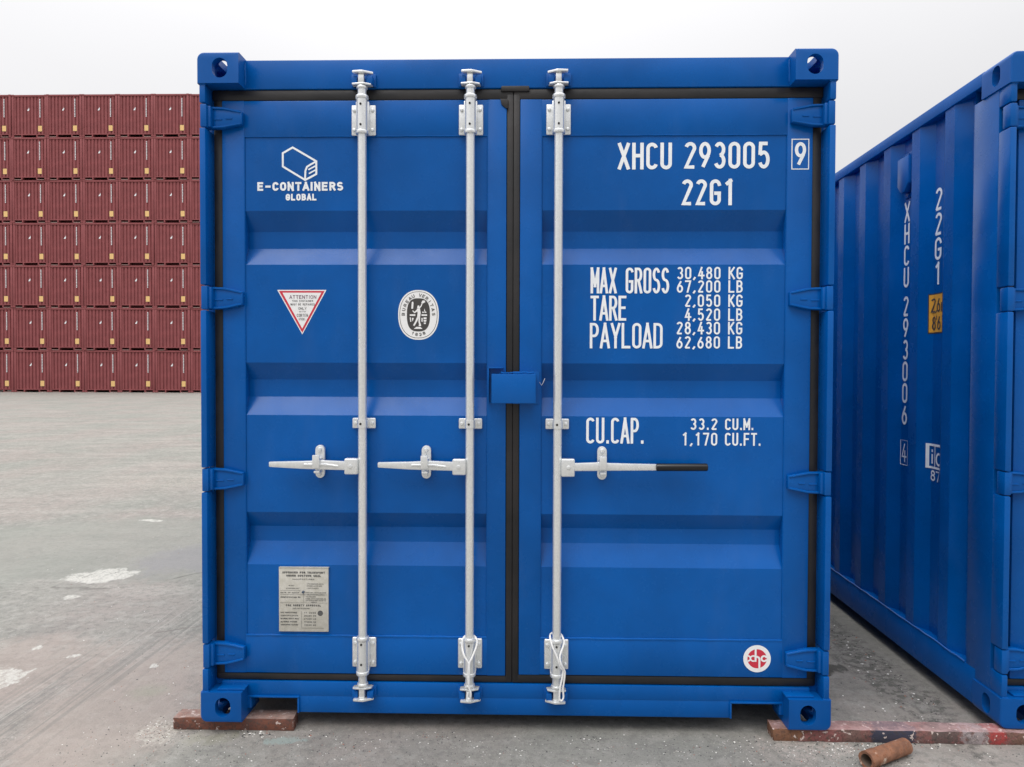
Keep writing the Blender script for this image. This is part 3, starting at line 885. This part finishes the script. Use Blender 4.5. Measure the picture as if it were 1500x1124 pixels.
        if not mir:
            d_ = Decal(fp)
            wb = .0075
            oc = [(.309, 2.225), (.348, 2.247), (.441, 2.193), (.441, 2.143), (.397, 2.120), (.309, 2.173)]
            d_.ribbon([(p[0], p[1]) for p in oc], wb, True)
            d_.ribbon([(.441, 2.192), (.418, 2.180), (.404, 2.171), (.398, 2.155), (.397, 2.124)], wb * .95)
            d_.ribbon([(.410, 2.160), (.438, 2.175)], .0055, cap=False); d_.ribbon([(.412, 2.145), (.438, 2.159)], .0055, cap=False)
            d_.text_fit('E-CONTAINERS', .208, .547, 2.078, 2.112, .0080, .22)
            d_.text_fit('GLOBAL', .320, .442, 2.040, 2.066, .0065, .22)
            d_.build('owner_logo', ['white'], door)
            # warning triangle
            d_ = Decal(fp)
            d_.poly([(.285, 1.690), (.384, 1.515), (.480, 1.690)], .0006, 0)
            d_.poly([(.292, 1.686), (.384, 1.522), (.473, 1.686)], .0009, 1)
            d_.poly([(.306, 1.679), (.384, 1.538), (.460, 1.679)], .0012, 0)
            d_.base = .0015
            for txt, a0, a1, z0, z1, t_, mi in (('ATTENTION', .334, .440, 1.655, 1.669, .0020, 3), ('THIS CONTAINER', .344, .428, 1.643, 1.650, .0012, 2), ('MUST BE REPAIRED', .338, .434, 1.629, 1.637, .0012, 2),
                                              ('ONLY', .369, .401, 1.612, 1.622, .0014, 2), ('WITH', .372, .398, 1.602, 1.607, .0010, 2), ('CORTEN', .363, .407, 1.584, 1.596, .0015, 2), ('STEEL', .370, .398, 1.571, 1.579, .0012, 2)):
                d_.text_fit(txt, a0, a1, z0, z1, t_, .25, mi)
            d_.build('warning_sticker', ['stick', 'sred', 'ink', 'pink'], door)
            # classification society seal
            d_ = Decal(fp)
            ex, ez = .843, 1.5925
            def se(rx, rz, n=56, k=2.25): return [(ex + rx * (abs(cos(a)) ** (2 / k)) * (1 if cos(a) > 0 else -1), ez + rz * (abs(sin(a)) ** (2 / k)) * (1 if sin(a) > 0 else -1)) for a in [2 * pi * i / n for i in range(n)]]
            d_.poly(se(.080, .0975), .0006, 0); d_.poly(se(.0745, .0915), .0009, 1); d_.poly(se(.0725, .0895), .0012, 0); d_.poly(se(.0455, .0650, k=2.7), .0015, 1)
            d_.base = .0018
            def ringtext(txt, a0, a1, rx, rz, w_, h_, flip=1):
                for i, ch in enumerate(txt):
                    a = R(a0 + (a1 - a0) * i / (len(txt) - 1))
                    px, pz = ex + rx * cos(a), ez + rz * sin(a)
                    na = math.atan2(sin(a) / rz, cos(a) / rx)
                    rot = na - pi / 2 if flip > 0 else na + pi / 2
                    if ch == ' ': continue
                    d_.char(ch, px - w_ / 2 * cos(rot) + h_ / 2 * sin(rot), pz - w_ / 2 * sin(rot) - h_ / 2 * cos(rot), w_, h_, .0022, 1, rot)
            ringtext('BUREAU VERITAS', 178, 2, .0595, .0775, .0105, .0125)
            ringtext('1828', 248, 292, .0590, .0770, .0100, .0115, -1)
            wpoly = lambda pts: d_.poly([(ex + a / 1000, ez + b / 1000) for a, b in pts], None, 0)
            wpoly([(-5, 27), (-3, 36), (2, 37), (5, 31), (3, 25)])                       # head
            wpoly([(-6, 25), (6, 25), (9, 8), (7, -8), (-5, -8), (-3, 6)])               # trunk
            wpoly([(5, 24), (13, 34), (17, 46), (14, 48), (9, 36), (1, 27)])             # raised arm
            wpoly([(11, 47), (16, 56), (25, 56), (27, 49), (19, 45)])
            wpoly([(-5, 22), (-15, 12), (-22, 18), (-24, 15), (-15, 6), (-3, 14)])       # other arm
            wpoly([(-28, 24), (-26, 50), (-21, 52), (-19, 46), (-21, 24)])
            wpoly([(-5, -7), (3, -7), (-5, -26), (-16, -44), (-21, -41), (-12, -24)])    # leg
            wpoly([(1, -7), (7, -7), (6, -24), (9, -40), (3, -42), (0, -24)])
            for pts in ([(-34, -4), (-12, -4), (-12, 2), (-34, 2)], [(12, -4), (34, -4), (34, 2), (12, 2)], [(-34, -10), (-30, -10), (-28, -26), (-32, -28)], [(-26, -12), (-18, -12), (-23, -26)],
                        [(12, -12), (17, -12), (16, -28), (12, -26)], [(20, -10), (32, -10), (32, -17), (20, -17)], [(20, -20), (32, -20), (30, -27), (21, -27)], [(21, -30), (30, -30), (29, -36), (22, -36)],
                        [(14, 8), (32, 8), (29, 14), (23, 9), (17, 14)], [(22, 13), (24, 25), (27, 13)], [(-18, -55), (16, -55), (8, -47), (-8, -47)], [(1, -44), (11, -44), (9, -34), (4, -34)]):
                wpoly(pts)
            d_.build('inspection_seal', ['stick', 'sdark'], door)
            # data plate
            mb = MB(); mb.box(.290, .4875, .058, YP - .0004, .339, .5945, .0012)
            mb.box(.2915, .4905, .055, YP - .0003, .5935, .5965, .001)
            pl = mb.build('data_plate', 'plate', door)
            d_ = Decal(lambda a, b, o: (a, .058 - o, b), .0006)
            T = d_.text_fit
            T('APPROVED FOR TRANSPORT', .304, .474, .5705, .5785, .0024, .25)
            T('UNDER CUSTOMS SEAL', .320, .458, .5580, .5655, .0024, .25)
            T('MANUFACTURED', .345, .432, .5450, .5500, .0010, .3)
            for i, (a0, a1, z) in enumerate(((.402, .468, .527), (.402, .462, .519), (.402, .448, .510), (.397, .478, .492), (.402, .472, .484), (.397, .440, .476), (.397, .478, .468), (.397, .478, .461), (.420, .440, .454),
                                             (.330, .352, .520), (.320, .372, .509), (.345, .412, .429))):
                n_ = max(3, int((a1 - a0) / .0042)); k_ = 'HELINTEOARDS'
                d_.text_fit(''.join(k_[(j * 5 + i) % 12] for j in range(n_)), a0, a1, z, z + .0045, .0008, .3)
            T('DATE OF MANUF', .297, .372, .4915, .4965, .0011, .3)
            T('IDENTIFICATION NO', .297, .376, .4735, .4785, .0015, .3)
            T('CSC SAFETY APPROVAL', .318, .458, .4400, .4475, .0022, .25)
            for i, tx in enumerate(('DATE MANUFACTURED', 'IDENTIFICATION', 'MAXIMUM GROSS MASS', 'ALLOWABLE STACKING', 'TRANSVERSE RACKING')):
                z = .4125 - i * .0122
                T(tx, .297, .362 + .004 * (i % 3), z, z + .0050, .0012, .3)
                T(('11 2022', '30480 KG', '67200 LB', '192000 KG', '15240 KG')[i], .390, .438, z - .001, z + .0048, .0011, .3)
            for z, a0, a1 in ((.503, .296, .376), (.4865, .296, .482), (.454, .296, .482), (.3535, .38, .47)): d_.ribbon([(a0, z), (a1, z)], .0008)
            d_.ribbon([(.389, .492), (.389, .456)], .0008); d_.ribbon([(.380, .420), (.380, .356)], .0008)
            d_.poly([(.455 + .011 * cos(a), .413 + .011 * sin(a)) for a in [2 * pi * i / 12 for i in range(12)]])
            d_.build('plate_lettering', ['ink'], door)
            mb = MB(); mb.cyl((.388, .058, .4975), (.388, .051, .4975), .0055, n=12, bev=.002); mb.build('plate_rivet', 'camdark', door)
        else:
            # owner code, size code, check digit
            def line(name, txt, *a, **k):
                q_ = Decal(fp); q_.text_fit(txt, *a, **k); q_.build(name, ['white'], door)
            line('owner_code', 'XHCU', 1.620, 1.828, 2.157, 2.260, .0135, .22)
            line('serial_number', serial, 1.876, 2.204, 2.159, 2.262, .0135, .24)
            line('size_code', '22G1', 1.867, 2.072, 2.018, 2.118, .0135, .26)
            d_ = Decal(ff)
            d_.ribbon([(2.287, 2.155), (2.287, 2.269), (2.351, 2.269), (2.351, 2.155)], .0035, True)
            d_.char(check, 2.298, 2.166, .043, .092, .0125)
            d_.build('check_digit', ['white'], door)
            line('weight_lettering', 'MAX GROSS', 1.518, 1.821, 1.677, 1.777, .0098, .16, spacek=.85)
            line('weight_lettering', 'TARE', 1.516, 1.657, 1.571, 1.668, .0100, .12)
            line('weight_lettering', 'PAYLOAD', 1.514, 1.797, 1.463, 1.562, .0100, .16)
            cw, gp, t_ = .0240, .0075, .0068
            for zt_, zb_, num, un in ((1.780, 1.732, '30,480', 'KG'), (1.728, 1.680, '67,200', 'LB'), (1.673, 1.625, '2,050', 'KG'), (1.619, 1.571, '4,520', 'LB'), (1.567, 1.518, '28,430', 'KG'), (1.511, 1.463, '62,680', 'LB')):
                wtot = sum(cw * .45 if c in '.,' else cw for c in num) + gp * (len(num) - 1)
                d_ = Decal(fp); d_.text(num, 2.019 - wtot, zb_, cw, zt_ - zb_, t_, gp); d_.build('weight_figure', ['white'], door)
                d_ = Decal(fp); d_.text(un, 2.050, zb_, cw, zt_ - zb_, t_, .0070); d_.build('weight_unit', ['white'], door)
            line('capacity_lettering', 'CU.CAP.', 1.502, 1.728, 1.091, 1.192, .0100, .18)
            for zt_, zb_, num, un in ((1.191, 1.146, '33.2', 'CU.M.'), (1.135, 1.085, '1,170', 'CU.FT.')):
                wtot = sum(cw * .45 if c in '.,' else cw for c in num) + gp * (len(num) - 1)
                d_ = Decal(fp); d_.text(num, 2.012 - wtot, zb_, cw, zt_ - zb_, t_, gp); d_.build('capacity_figure', ['white'], door)
                d_ = Decal(fp); d_.text(un, 2.042, zb_, cw * .95, zt_ - zb_, t_, .0055); d_.build('capacity_unit', ['white'], door)
            # round maker's sticker
            d_ = Decal(ff)
            cx_, cz_ = 2.1725, .2515
            ci = lambda r_, n=40: [(cx_ + r_ * cos(2 * pi * i / n), cz_ + r_ * sin(2 * pi * i / n)) for i in range(n)]
            d_.poly(ci(.0535), .0006, 0); d_.poly(ci(.0375), .0009, 1)
            d_.base = .0013
            q = lambda pts, w_=.0075, **k: d_.ribbon([(cx_ + a / 1000, cz_ + b / 1000) for a, b in pts], w_, **k)
            q([(-6, 40), (-6, -8)]); q([(-6, 6), (0, 8), (6, 5), (9, 0), (9, -40)])
            d_.ribbon(arc(cx_ + .027, cz_ + .001, .010, .010, 40, 320), .007)
            d_.ribbon(arc(cx_ - .036, cz_ + .001, .010, .010, 75, -75), .006)
            d_.ribbon(arc(cx_ - .015, cz_ + .001, .011, .010, 80, 280), .006)
            d_.build('maker_sticker', ['stick', 'sred'], door)
    # ---- marks on the left side wall
    yt = .840
    d_ = Decal(lambda a, b, o: (side_x(yt - a) - o, yt - a, b), .0010)
    z = 2.222
    for ch in 'XHCU ' + serial:
        if ch == ' ':
            z -= .036; d_.build('side_lettering', ['white'], lw)
            d_ = Decal(lambda a, b, o: (side_x(yt - a) - o, yt - a, b), .0010); continue
        d_.char(ch, -.025, z - .100, .050, .100, .0135); z -= .1085
    d_.build('side_lettering', ['white'], lw)
    d_ = Decal(lambda a, b, o: (side_x(yt - a) - o, yt - a, b), .0010)
    d_.ribbon([(-.033, .908), (-.033, 1.030), (.033, 1.030), (.033, .908)], .0025, True)
    d_.char(check if check != '9' or serial == '293005' else '4', -.022, .922, .044, .092, .0085)
    d_.build('side_lettering', ['white'], lw)
    yt2 = .560
    d_ = Decal(lambda a, b, o: (side_x(yt2 - a) - o, yt2 - a, b), .0010)
    z = 2.220
    for ch in '22G1': d_.char(ch, -.027, z - .103, .054, .103, .0135); z -= .1135
    d_.build('side_lettering', ['white'], lw)
    # height label folded over the corrugation (cut into strips so that it follows the sheet)
    def wall_rect(d, y0, y1, z0, z1, mi, off):
        ks = sorted({y0, y1} | {k for k, _ in SP if y0 < k < y1})
        for a, b in zip(ks, ks[1:]):
            f = d.b.faces.new([d.b.verts.new(v) for v in ((side_x(b) - off, b, z0), (side_x(a) - off, a, z0), (side_x(a) - off, a, z1), (side_x(b) - off, b, z1))])
            f.material_index = mi
    d_ = Decal(lambda a, b, o: (side_x(.604 - a) - o, .604 - a, b), .0022)
    wall_rect(d_, .470, .616, 1.552, 1.738, 1, .0008)
    wall_rect(d_, .474, .611, 1.558, 1.732, 0, .0014)
    d_.char('2', .002, 1.650, .029, .066, .0075, 1); d_.char(',', .022, 1.650, .030, .066, .007, 1); d_.char('6', .041, 1.650, .029, .066, .0075, 1); d_.char('m', .080, 1.650, .032, .066, .007, 1)
    d_.char('8', .008, 1.568, .027, .064, .0075, 1); d_.char("'", .026, 1.568, .032, .066, .005, 1); d_.char('6', .047, 1.568, .028, .064, .0075, 1); d_.char('"', .078, 1.568, .032, .066, .006, 1)
    d_.build('height_label', ['yel', 'sdark'], lw)
    d_ = Decal(lambda a, b, o: (side_x(.616 - a) - o, .616 - a, b), .0022)
    d_.ribbon([(.008, .928), (.008, 1.040)], .016, cap=False)
    for z_, w_ in ((1.035, .011), (.930, .010)): d_.ribbon([(.0, z_), (.024, z_), (.094, z_), (.150, z_)], w_, cap=False)
    d_.ribbon([(.056, .93), (.056, 1.034)], .005)
    d_.ribbon([(.034, .948), (.034, .992)], .012, cap=False); d_.ribbon([(.034, 1.002), (.034, 1.014)], .012, cap=False)
    d_.ribbon(arc(.088, .972, .020, .026, 50, 310), .010)
    d_.char('8', .024, .868, .036, .050, .008, 0); d_.char('7', .066, .868, .036, .050, .008, 0)
    d_.build('registration_label', ['white', 'blue'], lw)
    return root

c1 = blue_container((0, 0, .05), 0.0, '293005', '9', 'blue container seen square on, its closed doors with three galvanised locking bars')
c2 = blue_container((3.0955, .0322, .05), -.0274, '293006', '4', 'blue container at the right edge with corrugated side wall and yellow height label')

# ------------------------------------------------------------------ seal cords looped round the locking bars
def cord(pts, label):
    mb = MB()
    P_ = [Vector(p) for p in pts]; out_ = []
    for i in range(len(P_) - 1):
        p0, p1, p2, p3 = P_[max(i - 1, 0)], P_[i], P_[i + 1], P_[min(i + 2, len(P_) - 1)]
        for k in range(6):
            t = k / 6
            out_.append(.5 * ((2 * p1) + (-p0 + p2) * t + (2 * p0 - 5 * p1 + 4 * p2 - p3) * t * t + (-p0 + 3 * p1 - 3 * p2 + p3) * t ** 3))
    out_.append(P_[-1])
    mb.tube(out_, .0036, 8)
    return tag(mb.build('seal_cord', 'rope'), label, 'cord', 'white cords looped round the locking bars')
x, y, dz = 1.049, .026, .05
cord([(x + .004, y - .027, .150 + dz), (x - .004, y - .030, .185 + dz), (x - .002, y - .030, .235 + dz), (x - .004, y - .030, .252 + dz), (x - .018, y - .027, .275 + dz), (x - .028, y - .012, .305 + dz), (x - .022, y, .336 + dz), (x, y + .022, .340 + dz),
      (x + .024, y, .336 + dz), (x + .030, y - .012, .315 + dz), (x + .014, y - .028, .272 + dz), (x + .003, y - .033, .250 + dz), (x + .002, y - .036, .215 + dz), (x + .001, y - .034, .160 + dz), (x + .008, y - .034, .130 + dz), (x + .004, y - .030, .108 + dz), (x - .005, y - .028, .112 + dz), (x - .003, y - .028, .132 + dz)],
     'thin white cord hanging straight down the middle locking bar in a narrow loop')
x = 1.388
cord([(x + .010, y - .028, .105 + dz), (x + .012, y - .029, .150 + dz), (x + .024, y - .026, .215 + dz), (x + .014, y - .030, .235 + dz), (x + .000, y - .030, .275 + dz), (x - .018, y - .024, .315 + dz), (x - .026, y - .006, .345 + dz), (x - .016, y + .016, .352 + dz), (x + .012, y + .018, .350 + dz),
      (x + .024, y - .004, .340 + dz), (x + .028, y - .014, .322 + dz), (x + .012, y - .030, .280 + dz), (x + .016, y - .036, .250 + dz), (x + .030, y - .030, .220 + dz), (x + .029, y - .028, .190 + dz), (x + .024, y - .026, .150 + dz), (x + .026, y - .026, .118 + dz), (x + .018, y - .027, .104 + dz), (x + .011, y - .028, .110 + dz)],
     'white cord looped over the right locking bar and crossing down beside its lower bracket')

# ------------------------------------------------------------------ skid beams and pipe
def beam(name, x0, x1, y0, y1, h, mat, label, loc, rz=0):
    b = MB(); t = bmesh.new()
    n = max(2, int((x1 - x0) / .03))
    pr = [(y0, 0.0), (y1, 0.0), (y1, h), (y0, h)]
    rows = []
    for i in range(n + 1):
        xx = x0 + (x1 - x0) * i / n
        rows.append([t.verts.new((xx + (random.uniform(-.004, .004) if i in (0, n) else 0), p + random.uniform(-.002, .002), max(0.0, z + (random.uniform(-.0025, .0) if z else 0)))) for p, z in pr])
    for a, c_ in zip(rows, rows[1:]):
        for k in range(4): t.faces.new((a[k], a[(k + 1) % 4], c_[(k + 1) % 4], c_[k]))
    t.faces.new(rows[0]); t.faces.new(rows[-1])
    bmesh.ops.recalc_face_normals(t, faces=t.faces)
    long_ = [e for e in t.edges if abs(e.verts[0].co.x - e.verts[1].co.x) > .02 or all(v in rows[0] or v in rows[-1] for v in e.verts)]
    bmesh.ops.bevel(t, geom=long_, offset=.0025, segments=2, affect='EDGES', profile=0.5)
    b._add(t)
    o = b.build(name, mat)
    o.location = loc; o.rotation_euler = (0, 0, rz)
    return tag(o, label, 'beam', kind='thing')
beam('support_block', -.131, .352, .040, .112, .0495, 'beam_brown', 'short brown rusty block under the left corner of the front container', (0, 0, 0))
beam('support_beam', 2.222, 4.4, .030, .102, .0495, 'beam_red', 'long weathered red beam lying across the gap between the two blue containers', (0, 0, 0), -.006)
beam('rear_beam', -.15, 5.8, 5.80, 5.88, .0495, 'beam_brown', 'long brown beam under the far ends of both blue containers', (0, 0, 0))

def pipe():
    t = bmesh.new()
    n, ns = 32, 22
    Ln, r0, ri = .223, .0295, .0215
    rows = []
    for i in range(ns + 1):
        u = i / ns
        r = r0 * (1.0 + (.05 if u < .20 else 0) - .03 * u)
        if .17 < u < .23: r *= 1.02
        rows.append([t.verts.new((Ln * u + (random.uniform(-.002, .001) if i == 0 else 0), (r + random.uniform(-.0005, .0005)) * cos(2 * pi * k / n), (r + random.uniform(-.0005, .0005)) * sin(2 * pi * k / n))) for k in range(n)])
    inn = [[t.verts.new((x_, ri * cos(2 * pi * k / n), ri * sin(2 * pi * k / n))) for k in range(n)] for x_ in (.001, Ln - .001)]
    for a, b in zip(rows, rows[1:]):
        for k in range(n): t.faces.new((a[k], a[(k + 1) % n], b[(k + 1) % n], b[k]))
    for a, b in ((rows[0], inn[0]), (inn[1], rows[-1])):
        for k in range(n): t.faces.new((a[k], a[(k + 1) % n], b[(k + 1) % n], b[k]))
    for k in range(n):
        f = t.faces.new((inn[0][k], inn[0][(k + 1) % n], inn[1][(k + 1) % n], inn[1][k])); f.material_index = 1
    bmesh.ops.recalc_face_normals(t, faces=t.faces)
    me = bpy.data.meshes.new('rusty_pipe'); t.to_mesh(me); t.free()
    me.materials.append(M['rust']); me.materials.append(M['rustdark'])
    me.shade_smooth(); me.set_sharp_from_angle(angle=R(40))
    o = bpy.data.objects.new('rusty_pipe', me); col.objects.link(o)
    return o
pp = pipe()
PIPE_A, PIPE_B = Vector((2.490, -.165, .032)), Vector((2.700, -.052, .029))
dv = PIPE_B - PIPE_A
pp.location = PIPE_A
pp.rotation_euler = dv.to_track_quat('X', 'Z').to_euler()
tag(pp, 'short rusty orange pipe lying on the concrete in front of the red beam', 'pipe')

# ------------------------------------------------------------------ ground
mb = MB()
rows = [-400, -20, -6, -2, 0, 2, 8, 44, 400]
zz = [0, 0, 0, 0, 0, 0, 0, -.18, -.18]
vv = [[mb.b.verts.new((x_, y_, z_)) for x_ in (-500, -60, -5, 0, 5, 60, 500)] for y_, z_ in zip(rows, zz)]
for a, b in zip(vv, vv[1:]):
    for k in range(6): mb.b.faces.new((a[k], a[k + 1], b[k + 1], b[k]))
tag(mb.build('ground', 'ground', smooth=False), kind='structure')

# loose grit
mb = MB()
def stone(x, y, s):
    if 0 < x < 5.6 and .05 < y < 6: return
    vs_ = []
    for dx, dy, dz_ in ((1, 0, 0), (0, 1, 0), (-1, 0, 0), (0, -1, 0), (0, 0, .55)):
        k = random.uniform(.6, 1.25)
        vs_.append(mb.b.verts.new((x + dx * s * k, y + dy * s * k * .8, dz_ * s * k + (0 if dz_ else -.0005))))
    for i in range(4): mb.b.faces.new((vs_[i], vs_[(i + 1) % 4], vs_[4]))
for _ in range(2600): stone(random.uniform(-.5, 3.6), random.gauss(-.10, .14), random.choice((.0016, .002, .0026, .0034, .0042)))
for cx_, cy_, k_ in ((.45, .0, 40), (.62, -.06, 30), (.95, .01, 36), (1.25, -.08, 26), (1.5, .0, 34), (1.85, -.05, 40), (2.1, .0, 40), (.2, -.15, 30)):
    for _ in range(k_): stone(random.gauss(cx_, .06), min(.045, random.gauss(cy_, .025)), random.uniform(.002, .0055))
for _ in range(500):
    yy = random.uniform(.15, 3.2); s_ = random.uniform(.002, .006) * (1 + .1 * yy)
    x_ = random.choice((random.uniform(2.48, 3.0), 2.98 - abs(random.gauss(0, .10))))
    vs_ = [mb.b.verts.new((x_ + dx * s_, yy + dy * s_, dz_ * s_)) for dx, dy, dz_ in ((1, 0, 0), (0, 1, 0), (-1, 0, 0), (0, -1, 0), (0, 0, .5))]
    for i in range(4): mb.b.faces.new((vs_[i], vs_[(i + 1) % 4], vs_[4]))
for _ in range(500): stone(random.gauss(2.36, .16), random.gauss(-.06, .06), random.uniform(.0015, .0045))
for _ in range(260): stone(random.gauss(-.12, .10), random.gauss(.03, .05), random.uniform(.0015, .0045))
for _ in range(420):
    yy = random.uniform(.1, 3.2); stone(random.uniform(-.4, -.05) - (yy * random.uniform(.1, .9)), yy, random.uniform(.002, .005))
for _ in range(60):
    s_ = random.uniform(.003, .008); x_, y_ = random.gauss(.215, .035), random.gauss(.018, .012); stone(x_, y_, s_)
for _ in range(160): stone(random.gauss(2.62, .10), random.gauss(.005, .02), random.uniform(.002, .006))
for _ in range(300):   # swept against the foot of the right container
    yy = random.uniform(.2, 3.0); x_ = 3.02 + .0274 * yy - abs(random.gauss(0, .06))
    s_ = random.uniform(.002, .006)
    vs_ = [mb.b.verts.new((x_ + dx * s_, yy + dy * s_, dz_ * s_)) for dx, dy, dz_ in ((1, 0, 0), (0, 1, 0), (-1, 0, 0), (0, -1, 0), (0, 0, .6))]
    for i in range(4): mb.b.faces.new((vs_[i], vs_[(i + 1) % 4], vs_[4]))
tag(mb.build('loose_grit', 'grit', smooth=False), 'scattered grit and chips of stone on the concrete around the containers', 'grit', kind='stuff')

# ------------------------------------------------------------------ wall of red high containers
RH, RW, RL = 2.896, 2.438, 12.192
def red_proto():
    root = empty('red_container', (0, 0, 0))
    mb = MB()
    for x0 in (0, RW - .162):
        for z0 in (0, RH - .118):
            mb.box(x0, x0 + .162, 0, .178, z0, z0 + .118, .012)
            mb.box(x0, x0 + .162, RL - .178, RL, z0, z0 + .118)
        mb.box(x0 + .008, x0 + .150, .010, .16, .118, RH - .118, .01)
        mb.box(x0 + .008, x0 + .150, RL - .16, RL - .01, .118, RH - .118)
    mb.box(.15, RW - .15, .012, .09, RH - .135, RH - .020, .004)
    mb.box(.05, RW - .05, .020, .10, .165, .225, .004)
    for x0 in (.66, 1.70): mb.box(x0, x0 + .08, .02, .30, .01, .167)
    for x0 in (.006, RW - .066): mb.box(x0, x0 + .06, .17, RL - .17, RH - .08, RH - .01); mb.box(x0, x0 + .06, .17, RL - .17, .02, .16)
    mb.build('frame', 'red', root)
    mb = MB()
    for a, b in ((.19, .66), (1.78, RW - .19)): mb.box(a, b, .014, .05, .006, .036)
    mb.build('threshold_strip', 'red_lip', root)
    mb = MB(); mb.box(.05, RW - .05, .60, RL - .3, .10, .20); mb.build('floor', 'red', root)
    mb = MB()
    prof = []; x = .150
    p_ = (RW - .30) / 9
    for k in range(9):
        prof += [(x, .045), (x + p_ * .52, .045), (x + p_ * .60, .100), (x + p_ * .88, .100)]; x += p_
    prof += [(RW - .150, .045)]
    mb.sweep(prof, lambda p, a: (p[0], p[1], a), .20, RH - .13, 1)
    mb.build('end_wall', 'red', root)
    for sgn in (0, 1):
        mb = MB(); prof = [(.16, .01)]
        y = .2
        while y < RL - .5:
            prof += [(y, .012), (y + .07, .048), (y + .17, .048), (y + .24, .012)]; y += .55
        prof += [(RL - .16, .01)]
        mb.sweep(prof, lambda p, a: (RW - p[1] if sgn else p[1], p[0], a), .15, RH - .05, 1)
        mb.build('side_wall', 'red', root)
    mb = MB(); mb.box(.05, RW - .05, .10, RL - .08, RH - .05, RH - .03); mb.build('roof', 'red', root)
    f = lambda a, b, o: (a, .040 - o, b)
    d_ = Decal(f, .004)
    z = 2.60
    for i in range(12):
        for dx in (-.030, .010): d_.poly([(1.945 + dx, z - .085), (1.945 + dx + .024, z - .085), (1.945 + dx + .024, z), (1.945 + dx, z)], None)
        d_.poly([(1.92, z - .050), (1.97, z - .050), (1.97, z - .030), (1.92, z - .030)], None)
        z -= .105
    d_.build('number_marks', ['white'], root)
    d_ = Decal(f, .004)
    d_.poly([(1.80, .40), (2.10, .40), (2.10, .80), (1.80, .80)], .003, 1)
    d_.poly([(1.815, .415), (2.085, .415), (2.085, .785), (1.815, .785)], .005, 0)
    d_.text_fit('2,9m'.replace('m', 'M'), 1.84, 2.06, .63, .75, .022, .2, 1)
    d_.text_fit("9'6", 1.86, 2.03, .45, .57, .022, .2, 1)
    d_.build('height_label', ['yel2', 'sdark'], root)
    d_ = Decal(f, .004)
    d_.poly([(1.07, 1.80), (1.18, 1.80), (1.22, 1.90), (1.20, 2.02), (1.16, 1.93), (1.11, 1.90)], None)
    d_.build('owner_logo', ['white'], root)
    return root
ORD = ['first', 'second', 'third', 'fourth', 'fifth', 'sixth', 'seventh']
TIER = ['bottom tier', 'second tier from the ground', 'third tier from the ground', 'middle tier', 'third tier from the top', 'second tier from the top', 'top tier']
proto = red_proto()
kids = list(proto.children)
for ci_ in range(7):
    for ti in range(7):
        if ci_ == 0 and ti == 0: o = proto
        else:
            o = proto.copy(); col.objects.link(o)
            for ch in kids:
                c_ = ch.copy(); col.objects.link(c_); c_.parent = o
        o.location = (-36.37 + 2.45 * ci_ + random.uniform(-.008, .008), 44.3 + random.uniform(-.03, .03), -.18 + RH * ti)
        pos = {0: 'leftmost column cut by the photo edge', 6: 'rightmost column half hidden by blue container'}.get(ci_, ORD[ci_] + ' column from the left')
        tag(o, 'red container, %s, %s' % (TIER[ti], pos), 'shipping container', 'red containers stacked in a wall at the back')
